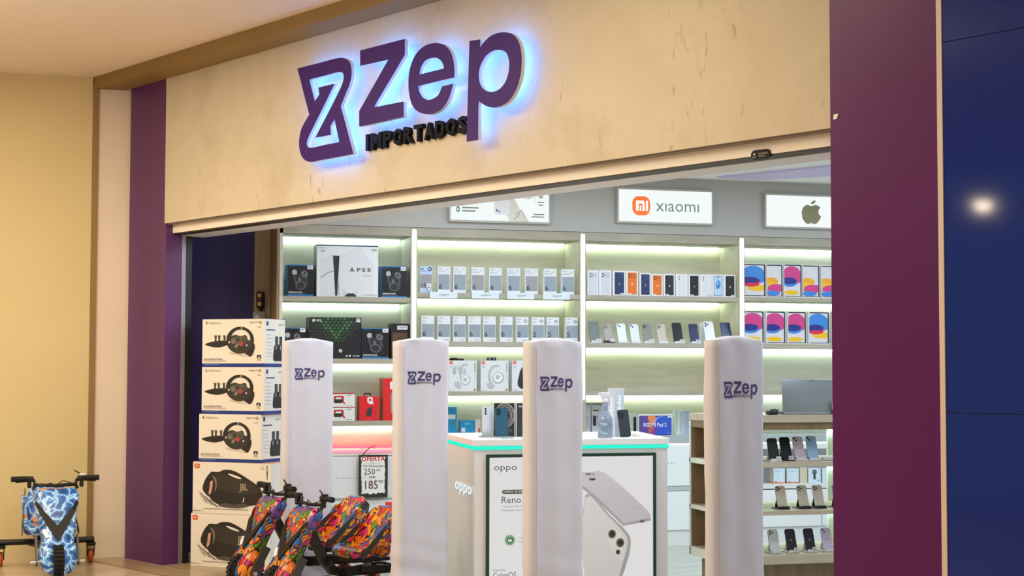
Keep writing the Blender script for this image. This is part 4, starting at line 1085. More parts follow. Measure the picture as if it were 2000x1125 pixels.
for i, (a, b, t, nm, kd) in enumerate(row1):
    z = SZs[1][0]; yc, w = span(a, b, 545); h = hgt((a + b) / 2, t, z)
    lab = 'pale blue box numbered 14 with round emblem, leftmost on the upper phone box shelf' if i == 0 else f'white phone box numbered 6, {ORD[i]} from the left on the upper phone box shelf'
    o = put(num_box(w, h, nm, kd, PG if i % 3 else PG2), 'phone_box', a, b, z, py=545, turn=-.05, label=lab, cat='box', group='numbered phone boxes on the upper shelf')
    if i == 0:
        sticker(o, w * .05, w * .42, h * .20, h * .34); m = MB(); ff = front(m, w, h, -.003); ff.ell(.72, .13, .14, PB); ff.ring(.72, .13, .16, .12, C('4a5a68')); m.build('round_seal', o)
row2 = [(a, b, '6', 'b') for a, b in ((823, 848), (854.5, 879), (885, 909), (914.7, 939), (944, 968), (977, 1001))] + [(a, b, '5', 'c') for a, b in ((1008.5, 1032), (1039, 1063), (1068, 1091.5), (1105, 1128.5))]
for i, (a, b, nm, kd) in enumerate(row2):
    z = SZs[1][1]; yc, w = span(a, b, 640); h = hgt((a + b) / 2, 616.5 + i * .4, z)
    lab = f'grey fronted phone box numbered 6, {ORD[i]} from the left on the middle shelf' if nm == '6' else f'grey phone box numbered 5 with round badge, {ORD[i - 6]} of four on the middle shelf'
    put(num_box(w, h, nm, kd, PG), 'phone_box', a, b, z, py=640, turn=-.04, label=lab, cat='box', group='numbered phone boxes on the middle shelf')
for i, (a, b) in enumerate(((839, 893), (921, 974), (990.5, 1043), (1060, 1112))):
    yc, w = span(a, b, 575, XS); z = at_x((a + b) / 2, 582.5 + i * .8, XS + .004).z; h = .046
    m = MB().box(-w / 2, w / 2, -.008, -.003, 0, h, C('dde6ee', .3)).box(-w / 2, w / 2, -.003, .03, SZs[1][0] + .0 - z, SZs[1][0] + .002 - z, C('dde6ee', .3))
    f = front(m, w, h, -.0085); f.text('oppo', .34, .32, .70, .66, C('6e7a80'))
    put(m, 'shelf_sign', a, b, z, X=XS, py=575, label=f'{ORD[i]} from the left of four pale brand strips on the upper shelf edge', cat='sign', group='brand strips on the shelf edge')
# third shelf: headphone boxes with small things on top
z = SZs[1][2]
def head_box(w, h, style):
    m = MB().box(-w / 2, w / 2, 0, .11, 0, h, C('dfe2e6', .4)); f = front(m, w, h)
    f.rect(.03, .88, .15, .98, C('e8542c')); f.text('JBL', .05, .91, .13, .95, STK, .02); f.rect(.05, .80, .16, .83, C('b4b8bc')); f.rect(.05, .76, .14, .78, C('b4b8bc'))
    f.text('WIRELESS', .92, .62, .96, .95, C('4e5258'), .02, True); f.rect(.935, .35, .95, .6, C('b0b4b8')); f.rect(.9, .02, .96, .09, C('e05a3c')); f.text('Bluetooth', .04, .03, .2, .055, TINK)
    h1, h2, h3 = (C('b7bec2'), C('e6eaec'), C('9aa2a8')) if style != 2 else (C('26262a'), C('3a3a3e'), C('1a1a1c'))
    if style == 1: f.text('PURE', .2, .68, .46, .82, C('b4bac0')); f.text('BASS', .16, .56, .62, .74, C('9ba2a8'))
    if style == 3: pass
    if style == 1:
        f.poly([ell(.60, .60, .22, .30, 20, 60, 330), ell(.60, .60, .16, .24, 20, 60, 330)][0] + ell(.60, .60, .165, .245, 20, 60, 330)[::-1], h1)
        f.ell(.60, .36, .17, h1); f.ell(.59, .37, .14, h2); f.ell(.58, .38, .07, h1); f.poly(smooth_loop([(.22, .24), (.34, .10), (.44, .12), (.42, .24), (.30, .34)], 4), h1); f.line([(.27, .3), (.26, .5), (.34, .7)], .05, h2)
    else:
        o_ = ell(.56, .50, .30, .36, 20, 70, 235); i_ = ell(.58, .50, .24, .30, 20, 70, 235)
        f.poly(o_ + i_[::-1], h1 if style != 2 else h2); f.ell(.63, .44, .20, h3); f.ell(.62, .45, .175, h2); f.ell(.61, .46, .08, h1); f.poly(smooth_loop([(.22, .26), (.30, .10), (.42, .10), (.50, .18), (.36, .26)], 4), h1)
    if style == 2 : f.poly(smooth_loop([(.20, .25), (.28, .55), (.48, .75), (.7, .70), (.72, .3), (.5, .1), (.3, .12)], 4), h1); f.ell(.55, .45, .15, h2)
    return m
for (a, b, s, lab) in ((876, 931, 1, 'white headphone box printed with large pale lettering, left on the lowest lit shelf'), (939, 993, 3, 'white headphone box with grey headphones, middle of three on the lowest lit shelf'), (1000, 1054, 2, 'headphone box with black headphones, partly behind the third covered gate')):
    yc, w = span(a, b, 735); h = hgt((a + b) / 2, 704, z)
    put(head_box(w, h, s), 'headphone_box', a, b, z, py=735, label=lab, cat='box', group='headphone boxes on one shelf')
    if s == 1:
        put(MB().rbox(-.055, .05, .02, .06, 0, .014, BLACK, .004).box(-.05, .0, .02, .05, .0, .020, C('4a1a1c')), 'cable_clip', 884, 905, z + h, py=700, label='flat black clip lying on the left headphone box', cat='clip')
    if s == 3:
        m = MB().rbox(-.033, .033, .015, .06, 0, .022, BLACK, .004); m.lathe([(.006, 0), (.006, .002)], SIL, (-.018, .014, .012), 'y').lathe([(.005, 0), (.005, .002)], SIL, (.015, .014, .012), 'y')
        put(m, 'small_gadget', 953, 971, z + h, py=700, label='tiny black two-dot gadget on top of the middle headphone box', cat='gadget')
# behind the counter, on the worktop
zw = .815; XW2 = XBK + .16
BLU = C('1c9ad8', .38)
def small(px0, px1, py, name, mat, lab, draw=None, z=zw, X=XW2, d=.06, cat='box', group=None):
    yc, w = span(px0, px1, py + 10, X); h = hgt((px0 + px1) / 2, py, z, X)
    m = MB().box(-w / 2, w / 2, 0, d, 0, h, mat)
    if draw: draw(front(m, w, h, -.0004), m, w, h)
    return put(m, name, px0, px1, z, X=X, py=py + 10, label=lab, cat=cat, group=group)
small(866, 892, 795, 'accessory_box', BLU, 'tall bright blue accessory box behind the left end of the counter', lambda f, m, w, h: (f.rect(.3, .6, .9, .75, STK), f.ell(.7, .45, .12, C('5a7a90'))))
small(899, 927, 821, 'accessory_box', BLU, 'low bright blue accessory box right of the tall blue one', lambda f, m, w, h: (f.rect(.08, .3, .35, .55, STK), f.rect(.3, .75, .7, .85, C('7ac8f0'))))
small(928, 938, 820, 'accessory_box', C('e8dcdc'), 'narrow whitish box with red print behind the pale phone', lambda f, m, w, h: f.rect(.6, .1, .95, .5, C('c04a4a')))

# --- bay three: phone boxes and phones on stands
def cams(f, u, v, s, n, m, r=.9):
    """two or three lenses"""
    for du, dv in ((0, 0), (0, -1), (.9, -.5))[:n]: f.ell(u + du * s, v + dv * s * .62, s * .30, m)
WBX = C('ecebec', .4); LNS = C('22242a', .2)
def phone_box(w, h, col, n, bump, screen=False):
    m = MB().box(-w / 2, w / 2, 0, .03, 0, h, WBX); f = front(m, w, h)
    f.rr(.14, .05, .90, .94, .07, C(col, .3))
    if screen:
        f.rr(.14, .05, .90, .94, .07, C('3c5a86', .3)); f.rr(.18, .07, .86, .92, .06, C('b8d8f4', .3)); f.poly(smooth_loop([(.30, .55), (.45, .72), (.68, .70), (.74, .52), (.60, .36), (.50, .40), (.40, .34)], 4), C('3f86cc', .3)); f.ell(.5, .60, .14, C('78b4ea', .3)); f.rr(.42, .87, .62, .90, .02, BBX)
        return m
    c2 = hexlin(col)
    if bump: f.rr(.17, .70, .87, .91, .05, C(bump, .3))
    cams(f, .28, .86, .17, n, LNS)
    if n == 2: pass
    apple(f, .47, .42, .12, .10, C('9aa0a8', .2) if col in ('1f2126', '26354f', '2b3a66') else C('d8dade', .2))
    return m
b3 = [(1147, 1169, 528, 'd4d9e2', 3, 'c6ccd6', 'silver'), (1170, 1194, 528, 'd2d8e2', 3, 'c4cad6', 'silver'), (1197, 1221.5, 529, '2b3a66', 3, '34446f', 'dark blue'), (1222.5, 1246, 529.5, 'e8782e', 3, 'd86c26', 'orange'),
      (1249, 1271, 533, '2b3a66', 3, '34446f', 'dark blue'), (1272, 1294.5, 535, 'e8782e', 3, 'd86c26', 'orange'), (1296, 1318, 535, '2a2c33', 2, None, 'black'), (1320, 1343, 535, 'dfe3ea', 2, None, 'white'),
      (1344.5, 1366.5, 536, '1f2126', 2, None, 'black'), (1367.5, 1390, 536, 'dfe3ea', 2, None, 'white'), (1391, 1413, 536, 'b8d8f4', 2, None, 'screen'), (1414, 1436.5, 536.5, '24262b', 2, None, 'black')]
seen = {}
tot_ = {}
for r in b3: tot_[r[6]] = tot_.get(r[6], 0) + 1
for i, (a, b, t, col, n, bp, nm) in enumerate(b3):
    z = SZs[2][0]; yc, w = span(a, b, 555); h = hgt((a + b) / 2, t, z); seen[nm] = seen.get(nm, 0) + 1
    lab = f'slim white box picturing {nm} phone back, {ORD[seen[nm] - 1]} such from the left' if nm != 'screen' else 'slim white box picturing a phone screen with blue wallpaper'
    o = put(phone_box(w, h, col, n, bp, nm == 'screen'), 'phone_box', a, b, z, py=555, label=lab, cat='box', group='slim phone boxes on the upper shelf of the third bay')
    if i in (2, 3, 5, 6, 8, 9, 11): sticker(o, (w * .1 if i in (2, 9, 11) else -w * .42), (w * .46 if i in (2, 9, 11) else -w * .06), .002, .018)
def stand(w, mat, tagged=True):
    m = MB().rbox(-w * .62, w * .62, -.018, .085, 0, .006, mat, .002).box(-w * .5, w * .5, -.018, -.013, .006, .017, mat)
    m.bar((0, .022, .005), (0, .052, .075), .004, w * .55, mat).bar((0, .080, .005), (0, .050, .080), .004, w * .5, mat)
    return m
LEAN = math.radians(20)
def phone(px0, px1, ptop, z, X, col, n, lab, group, grp_s, standcol, cat='phone', w=.074, tagc=True, plain=False, turn=0.0, logo=None, where=''):
    """a phone leaning back on its own little stand; px0..px1 the span of its foot"""
    yc, _ = span(px0, px1, ptop, X)
    H = (at_x((px0 + px1) / 2, ptop, X - .03).z - z - .013) / math.cos(LEAN); H = min(max(H, .13), .18); W_ = w * H / .155
    sm = stand(W_, standcol)
    c = math.cos(FR.ang); 
    s = sm.build('phone_stand', loc=(X, yc, z), rz=RZ + turn, label=f'small {"black" if standcol == BLACK else "white"} phone stand under the {where}', cat='phone stand', group=grp_s)
    if tagc:
        m = MB().box(-W_ * .02, W_ * .46, -.0215, -.019, .008, .030, STK); ff = Face(m, (-W_ * .02, -.0216, .008), (W_ * .48, 0, 0), (0, 0, .022), (0, -1, 0)); ff.rect(.15, .55, .85, .7, TINK); ff.rect(.15, .25, .6, .4, TINK)
        m.build('price_tag', s, label='white price tag')
    m = MB(); body = C(col, .28, .15 if not plain else 0)
    m.prism(rrect(-W_ / 2, 0, W_ / 2, H, .012, 4), lambda a, b, d: (a, d, b), 0, .0085, body)
    f = front(m, W_, H, 0)
    if logo: apple(f, .42, .44, .17, .10, C(logo, .2))
    o = m.build('phone', loc=(X - .002, yc, z + .0105), rz=RZ + turn, label=lab, cat=cat, group=group)
    o.rotation_euler = (-LEAN, 0, o.rotation_euler[2])
    if n:
        bw = W_ * (.42 if n == 2 else .50); bm_ = MB(); bx0 = -W_ * .46
        bm_.prism(rrect(bx0, H * .965 - bw * (1.0 if n == 3 else 1.05), bx0 + bw, H * .965, .008, 3), lambda a, b, d: (a, d, b), -.002, .0005, body)
        bo = bm_.build('camera_bump', o)
        r_ = W_ * .085; spots = [(bx0 + bw * .3, H * .965 - bw * .27), (bx0 + bw * .3, H * .965 - bw * .75), (bx0 + bw * .74, H * .965 - bw * .5)][:n]
        if n == 2: spots = [(bx0 + bw * .30, H * .965 - bw * .27), (bx0 + bw * .66, H * .965 - bw * .72)]
        for (x_, z_) in spots: MB().lathe([(r_, -.0035), (r_, -.001)], LNS, (x_, 0, z_), 'y', 10).build('camera_lens', bo)
    return o
SG = 'phone stands on the middle shelf of the third bay'
PGp = 'phones on stands on the middle shelf of the third bay'
WS = C('e8eaee', .35)
b3p = [(1153, 1174, 627, '46504e', 0, 'dark green phone, leftmost on the stand row of the third bay', 'dark green phone'), (1181, 1199.5, 632.5, '8d8c86', 3, 'grey phone on a black stand, second in the stand row', 'grey phone second in the row'),
       (1207, 1226, 631, 'dbe4f0', 2, 'white phone right of the grey one, third in the stand row', 'white phone third in the row'), (1233, 1251, 632, 'dde6f2', 2, 'white phone fourth in the stand row', 'white phone fourth in the row'),
       (1258, 1275.5, 632, '8e908e', 3, 'mid grey phone fifth in the stand row', 'mid grey phone fifth in the row'), (1286, 1303, 632.5, 'cfc4b8', 3, 'beige phone sixth in the stand row', 'beige phone'),
       (1317, 1335, 629.5, '23272b', 0, 'black phone seventh in the stand row', 'black phone of the third bay'), (1349, 1367, 632, '22305c', 0, 'dark blue phone left of the large silver phone', 'dark blue phone left of the silver one'),
       (1378, 1399, 627, 'd8dce4', 3, 'large silver phone leaning before a white card', 'large silver phone'), (1412, 1431, 629, '202e58', 0, 'dark blue phone at the right end, above the fourth covered gate', 'dark blue phone at the right end')]
for i, (a, b, t, col, n, lab, wh) in enumerate(b3p):
    phone(a, b, t, SZs[2][1], XS - .05, col, n, lab, PGp, SG, BLACK if i == 1 else WS, tagc=i not in (2, 3, 5), where=wh)
yc, w = span(1366, 1374, 640, XS - .10)
put(MB().box(-.035, .035, 0, .004, 0, .165, WBX), 'white_card', 1366, 1384, SZs[2][1], X=XS - .17, py=640, label='plain white card standing behind the large silver phone', cat='card')
# tall boxes on the worktop behind the counter, right part
VIO = C('c9c2dc', .35)
def box_phone(f, m, w, h):
    f.rect(.05, .92, .95, .98, C('a4a4ac')); f.rect(.1, .74, .55, .78, C('5c5c64')); f.rr(.08, .30, .34, .60, .03, C('2c2c34')); f.rr(.38, .22, .88, .60, .03, VIO); f.ell(.48, .55, .04, BBX); f.ell(.48, .49, .04, BBX)
small(1134, 1153, 786, 'phone_box', C('e3e1ea', .4), 'lilac white phone box peeking out beside the third covered gate', box_phone, d=.05)
small(1156, 1180, 786, 'phone_box', C('dcdce4', .4), 'white phone box behind the spray bottle', box_phone, d=.05)
small(1187, 1196, 793, 'accessory_box', C('2f9a58', .4), 'small green box between spray bottle and brand tower', lambda f, m, w, h: f.rr(.2, .1, .7, .55, .1, C('1d5a38')), X=XW2 - .066)
small(1184, 1199, 813, 'accessory_box', C('4a5a78', .4), 'dark blue box under the small green box', None, X=XW2 + .01)
small(1225, 1246, 808, 'phone_box', C('dfe2e4', .4), 'pale phone box with dark window left of the blue tablet box', lambda f, m, w, h: f.rr(.58, .12, .9, .85, .06, C('20242a')), X=XW2 + .02)
# blue tablet box
yc, w = span(1247, 1313, 830, XS - .10); h = hgt(1280, 809, zw, XS - .10)
m = MB().box(-w / 2, w / 2, 0, .05, 0, h, C('dfe5ea', .4)); f = front(m, w, h)
f.rr(.02, .02, .98, .93, .03, C('1f2a6a')); f.rect(.04, .06, .30, .90, C('5a4698')); f.rect(.30, .06, .46, .90, C('c85a50')); f.rect(.46, .06, .96, .90, C('2f55c8'))
f.poly(smooth_loop([(.28, .90), (.34, .6), (.48, .5), (.50, .9)], 4), C('f08a48')); f.poly(smooth_loop([(.44, .52), (.60, .85), (.80, .90), (.62, .90), (.48, .75)], 4), C('8fa6ee')); f.poly(smooth_loop([(.36, .06), (.44, .3), (.62, .36), (.50, .2), (.48, .06)], 4), C('7a3aa0'))
f.text('REDMI Pad 2', .15, .42, .83, .60, C('e8ecfa'), .015); f.text('Xiaomi', .86, .10, .94, .13, STK)
o = put(m, 'tablet_box', 1247, 1313, zw, X=XS - .10, py=830, label='blue and orange tablet box on the worktop right of the counter', cat='box'); sticker(o, w * .36, w * .49, h * .84, h * .99)
for i, (a, b, col, lab) in enumerate(((1319, 1328, 'e6ecee', 'white slim box, left of three by the rack'), (1328, 1337, 'd2d8de', 'pale grey slim box, middle of three by the rack'), (1337, 1347, 'a9c6ee', 'light blue slim box, right of three by the rack'))):
    small(a, b, 800 + 1.5 * i, 'slim_box', C(col, .4), lab, lambda f, m, w, h: f.rect(.15, .1, .4, .9, C('c4ccd2')), group='slim boxes standing by the grey rack')

# --- bay four: tablet boxes with bright discs
TP, TY, TB, TN, TR = C('cf3f88', .35), C('f0c020', .35), C('3a86d8', .35), C('232a86', .35), C('d8284e', .35)
TO = C('f0a820', .35)
def tablet_box(w, h, kind):
    m = MB().box(-w / 2, w / 2, 0, .045, 0, h, C('e9eaec', .4)); f = front(m, w, h)
    f.rr(.03, .03, .985, .985, .05, C('20222a')); f.rr(.02, .05, .92, .95, .03, C('d9d8de'))
    def clip(pts): return [(min(max(a, .025), .918), min(max(b, .055), .945)) for a, b in pts]
    if kind in 'bp':
        f.poly(clip(ell(.44, .62, .56, .32, 36)), TB if kind == 'b' else TP)
        f.poly(clip([(.0, .05), (1, .05), (1, .46), (.6, .38), (.0, .34)]), C('d9d8de'))
        f.poly(clip(ell(.32, .46, .44, .14, 30)), TR if kind == 'b' else TB); f.poly(clip(ell(.30, .50, .42, .105, 30)), TN)
        f.poly(clip(ell(.60, .28, .42, .10, 30)) if kind == 'b' else clip(ell(.42, .15, .40, .07, 30)), TY)
        if kind == 'b': f.poly(clip(ell(.34, .37, .36, .06, 24)), TR)
    else:
        f.poly(clip(ell(.28, .48, .44, .12, 30)), TO); f.poly(clip(ell(.25, .36, .40, .10, 30)), TY); f.poly(clip(ell(.62, .28, .56, .12, 30)), TP); f.poly(clip([(.03, .2), (.93, .2), (.93, .26), (.5, .28), (.03, .24)]), TP); f.poly(clip(ell(.38, .125, .46, .075, 30)), TB)
    return m
KN = {'b': 'blue', 'y': 'grey and yellow', 'p': 'pink'}
t4 = [(1452, 1495.5, 515, 'b', 0), (1497.5, 1528.5, 516, 'y', 0), (1531, 1566, 516, 'p', 0), (1568, 1600.5, 517.5, 'y', 0), (1604, 1640, 518.5, 'y', 0),
      (1453, 1491.5, 607, 'p', 1), (1496, 1533.5, 607.5, 'p', 1), (1538, 1574, 608.5, 'p', 1), (1579, 1619, 609, 'b', 1), (1626, 1664, 609, 'b', 1)]
for i, (a, b, t, kd, r) in enumerate(t4):
    z = SZs[3][r]; yc, w = span(a, b, 560); h = hgt((a + b) / 2, t, z)
    put(tablet_box(w, h, kd), 'tablet_box', a, b, z, py=560, label=f'{KN[kd]} disc tablet box, {ORD[i % 5]} from the left on the {"upper" if r == 0 else "lower"} tablet shelf', cat='box', group='bright tablet boxes in the fourth bay')
# earphone boxes in the niche of the last cabinet
for i, (a, b, t, lab, k) in enumerate(((1511, 1533, 915, 'small white and orange earphone box, leftmost in the cabinet niche', 0), (1537, 1560, 915, 'small white and orange box, second in the cabinet niche', 0), (1579, 1603, 914, 'small white box picturing a black earbud in the cabinet niche', 1), (1606, 1622, 914, 'small plain white box right of the earbud box', 2))):
    z = .4435; X = XS - .05; yc, w = span(a, b, 930, X); h = hgt((a + b) / 2, t, z, X)
    m = MB().box(-w / 2, w / 2, 0, .07, 0, h, C('cfe2f2', .4)).box(-w / 2 - .0006, -w / 2, 0, .07, 0, h, C('c9c2a8', .5))
    if k == 0: m.box(-w / 2 - .001, w / 2 + .0005, -.0006, .07, 0, .010, C('e87a4a'))
    f = front(m, w, h, -.0008)
    if k == 0: f.ell(.62, .55, .06, C('e8f4e8'), .22); f.rect(.1, .1, .3, .16, C('7aa8d8')); f.rect(.15, .8, .6, .83, C('8ab4dc'))
    if k == 1: f.ell(.5, .72, .18, C('3a444c')); f.rr(.40, .22, .58, .68, .06, C('3a444c')); f.ell(.5, .74, .08, C('7c8890')); f.rect(.7, .1, .9, .2, C('8ab4dc'))
    put(m, 'earphone_box', a, b, z, X=X, py=930, label=lab, cat='box', group='earphone boxes in the cabinet niche')
put(MB().box(-.03, .03, 0, .07, 0, .12, C('d6d0b8', .5)).box(-.01, -.008, -.001, .0, 0, .12, C('a8a48e')).box(.012, .014, -.001, 0, 0, .12, C('a8a48e')), 'earphone_box', 1562, 1577, .4435, X=XS - .06, py=930, label='beige ribbed box left of the earbud box in the cabinet niche', cat='box', group='earphone boxes in the cabinet niche')

# ------------------------------------------------------------------ things on the counter
use(FB)
ZCT = CH + .0006
XC = CX - .42
def cput(mb, name, px0, px1, X=XC, turn=0.0, py=840, **kw):
    yc, w = span(px0, px1, py, X)
    return mb.build(name, loc=(X, yc, ZCT), rz=RZ + turn, **kw)
# pale phone on a clear stand
X = CX - .38; yc, w = span(942, 963, 830, X); h = hgt(952, 792, ZCT, X)
t = empty('phone_stand', (X, yc, ZCT), RZ, label='clear acrylic stand under the pale phone at the left of the counter', cat='phone stand')
ACR = C('dfe8ea', .12, trans=.7)
MB().rbox(-.045, .032, -.05, .06, 0, .008, ACR, .002).box(-.04, .03, -.034, -.030, .008, .03, ACR).build('base', t)
MB().bar((0, .05, .006), (0, .025, .10), .004, .05, ACR).build('back_prop', t)
m = MB().prism(rrect(-w / 2, 0, w / 2, h - .012, .010, 4), lambda a, b, d: (a, d, b), 0, .009, C('d3dcec', .25)); f = front(m, w, h - .012)
for v in (.90, .82, .74): f.ell(.32, v - .0, .10, C('3a3e46', .2))
o = m.build('phone', loc=(X + .015, yc, ZCT + .010), rz=RZ, label='pale bluish phone standing at the left of the counter, three lenses in a column', cat='phone'); o.rotation_euler[0] = -.13
# dark boxes with rings, green blue phone
X = CX - .42; yc, w = span(963.6, 1006, 830, X); h = hgt(985, 786, ZCT, X); DKB = C('1e262c', .35); RNG = C('b8aea6', .3)
m = MB().box(-w / 2, w / 2, 0, .05, 0, h, C('dfe6e4', .4)); f = front(m, w, h); f.rect(.03, 0, .97, .98, DKB)
for r_, rw in ((.47, .04), (.40, .02), (.34, .03), (.27, .02)): f.ring(.52, .62, r_, r_ - rw, RNG, r_ * .78, 30)
f.text('Find', .72, .18, .84, .22, RNG); f.text('serie', .72, .13, .88, .16, RNG)
cput(m, 'display_card', 963.6, 1006, X, label='dark display box printed with pale rings behind the green blue phone', cat='box')
yc, w = span(1008, 1050, 830, X)
m = MB().box(-w / 2, w / 2, 0, .05, 0, h, C('dfe6e4', .4)); f = front(m, w, h); f.rect(.03, 0, .97, .98, C('34343a', .35)); f.rect(.12, .86, .5, .90, RNG)
cput(m, 'display_card', 1008, 1050, X, label='second dark display box, mostly behind the third covered gate', cat='box')
X = CX - .33; yc, w = span(968, 993, 830, X); h = hgt(980, 797, ZCT, X)
s = empty('phone_stand', (X, yc, ZCT), RZ, label='clear acrylic stand under the green blue phone', cat='phone stand')
MB().rbox(-.036, .06, -.05, .07, 0, .006, ACR, .002).build('base', s); MB().bar((0, .06, .005), (0, .03, .09), .004, .05, ACR).build('back_prop', s)
m = MB().prism(rrect(-w / 2, 0, w / 2, h - .007, .010, 4), lambda a, b, d: (a, d, b), 0, .009, C('2f6076', .25)); f = front(m, w, h)
o = m.build('phone', loc=(X, yc, ZCT + .0075), rz=RZ, label='green blue phone leaning before the dark ring box on the counter', cat='phone'); o.rotation_euler[0] = -.12
b_ = MB().prism(rrect(-w * .44, h * .72, -w * .02, h * .93, .006, 3), lambda a, b, d: (a, d, b), -.002, 0, C('274f62', .25)).build('camera_bump', o)
for z_ in (.88, .77): MB().lathe([(w * .10, -.004), (w * .10, -.002)], LNS, (-w * .23, 0, h * z_), 'y', 12).build('camera_lens', b_)
# acrylic price cards lying in front
yc, w = span(982, 1004, 852, CX - .12)
MB().box(-w / 2, w / 2, 0, .03, 0, .003, C('c8d2dc', .2)).build('price_plate', loc=(CX - .12, yc, ZCT), rz=RZ, label='flat clear price plate lying before the green blue phone', cat='plate')
# spray bottle
X = CX - .13; yc, w = span(1168, 1196, 845, X); hh = hgt(1182, 766, ZCT, X)
t = empty('spray_bottle', (X, yc, ZCT), RZ, label='clear spray bottle with white trigger on the counter', cat='bottle')
CLR = C('c3d4ea', .08, trans=.72); r0 = w * .5
MB().lathe([(r0 * .9, 0), (r0, .006), (r0, hh * .36), (r0 * .96, hh * .42), (r0 * .72, hh * .50), (r0 * .44, hh * .58), (r0 * .38, hh * .66), (r0 * .38, hh * .82), (r0 * .30, hh * .82), (r0 * .30, hh * .66), (r0 * .38, hh * .57), (r0 * .86, hh * .42), (r0 * .93, hh * .36), (r0 * .93, .010)], CLR, n=24).build('bottle', t)
TRG = C('dfe0ea', .4)
MB().lathe([(r0 * .40, hh * .78), (r0 * .42, hh * .80), (r0 * .36, hh * .87), (r0 * .2, hh * .87)], TRG).rbox(-r0 * .62, r0 * .55, -r0 * .26, r0 * .26, hh * .86, hh * 1.0, TRG, .005).rbox(-r0 * .95, -r0 * .6, -r0 * .16, r0 * .16, hh * .93, hh * .985, TRG, .003).build('spray_head', t)
MB().tube([(r0 * .42, 0, hh * .88), (r0 * .66, 0, hh * .82), (r0 * .62, 0, hh * .70)], .005, TRG, 8).build('trigger', t)
# brand tower with glowing vertical letters
X = CX - .30; TT = -.35; yc, w = span(1197, 1223, 835, X); hh = hgt(1212, 758, ZCT, X); w = .072
t = empty('brand_tower', (X, yc, ZCT), RZ + .30, label='square white tower with glowing vertical lettering on the counter', cat='display stand')
m = MB().box(-w / 2, w / 2, 0, w, 0, hh, C('ccd2dc', .35)); m.build('tower', t)
m = MB()
f = front(m, w, hh, -.001); f.text('oppo', .28, .36, .66, .86, GLOW, .02, True)
f = Face(m, (-w / 2 - .001, w, 0), (0, -w, 0), (0, 0, hh), (-1, 0, 0)); f.text('oppo', .25, .34, .7, .80, GLOW, .02, True)
m.build('glowing_lettering', t)
# dark phone leaning on the tower
X = CX - .20; yc, w = span(1212, 1233, 835, X); h = hgt(1220, 800, ZCT, X)
m = MB().prism(rrect(-w / 2, 0, w / 2, h, .010, 4), lambda a, b, d: (a, d, b), 0, .010, C('1c2a30', .45))
o = m.build('phone', loc=(X, yc, ZCT + .002), rz=RZ, label='black green phone leaning against the glowing brand tower', cat='phone'); o.rotation_euler = (-.22, 0, RZ); o.rotation_euler[1] = -.05
b_ = MB().prism(rrect(-w * .44, h * .70, w * .05, h * .95, .007, 3), lambda a, b, d: (a, d, b), -.003, 0, C('10181c', .3)).build('camera_bump', o)
for (x_, z_) in ((-.30, .88), (-.30, .78), (-.08, .83)): MB().lathe([(w * .09, -.005), (w * .09, -.003)], LNS, (w * x_, 0, h * z_), 'y', 12).build('camera_lens', b_)
pts = []
for i in range(34):
    a = i * .5; pts.append((.022 * math.cos(a) * (1 - i * .004), .034 * math.sin(a) * (1 - i * .004), .004 + i * .0005))
yc, w = span(1236, 1250, 845, CX - .16)
MB().tube(pts, .0032, C('e4e0d4', .4), 6).build('charging_cable', loc=(CX - .16, yc, ZCT), rz=RZ, label='white coiled charging cable on the right corner of the counter', cat='cable')

# ------------------------------------------------------------------ goods on the grey rack
ZG = 1.0506; XG = GX1 - .06
a = at_x(1529, 806, XG); b = at_x(1646, 806, XG); w = b.y - a.y; yc = (a.y + b.y) / 2
t = empty('laptop', (XG, yc, ZG), RZ, label='grey laptop with its lid turned to the viewer on top of the display rack', cat='laptop')
LPM = C('8b949c', .35, .5)
hh = hgt(1590, 741, ZG, XG - .03)
MB().rbox(-w / 2, w / 2, -.004, .25, 0, .014, LPM, .004).build('base', t)
m = MB().rbox(-w / 2, w / 2, -.004, .003, 0, hh - .012, LPM, .003); f = front(m, w, hh, -.0042); f.rect(.46, .90, .53, .92, C('5c646c', .3))
o = m.build('lid', t, (0, .0, .013)); o.rotation_euler = (-.10, 0, 0)
MB().box(-w / 2 + .02, w / 2 - .02, .02, .12, .0141, .0150, BLACK).build('keyboard', t)
yc, w = span(1500, 1519, 806, XG)
t = empty('power_adapter', (XG, yc, ZG), RZ, label='black power adapter left of the laptop on the rack top', cat='adapter')
MB().rbox(-.035, .028, -.02, .03, 0, .025, BLACK, .008).build('brick', t); MB().tube([(.028, 0, .010), (.05, -.003, .014), (.075, 0, .005), (.10, .01, .004)], .0035, BLACK, 8).build('cord', t)
MB().tube([(-.02, -.01, .027), (.005, -.015, .032), (.03, -.012, .024)], .004, C('2a3030'), 8).build('plug', t)
q = at_x(1625, 799, XG + .02)
MB().box(0, .035, -.003, 0, .0, .046, C('dcc4ae', .5)).box(.012, .035, -.004, .03, -.026, .0, BLACK).build('price_holder', loc=(XG + .02, q.y, ZG + .027), rz=RZ, label='beige tag on a small black holder in front of the laptop', cat='tag')
G1 = 'phones on the uppermost shelf of the grey rack'; G2 = 'gold phones on the middle shelf of the grey rack'; G3 = 'phones on the lowest shelf of the grey rack'
GSG = 'phone stands of the grey rack'
XP = GX1 - .10
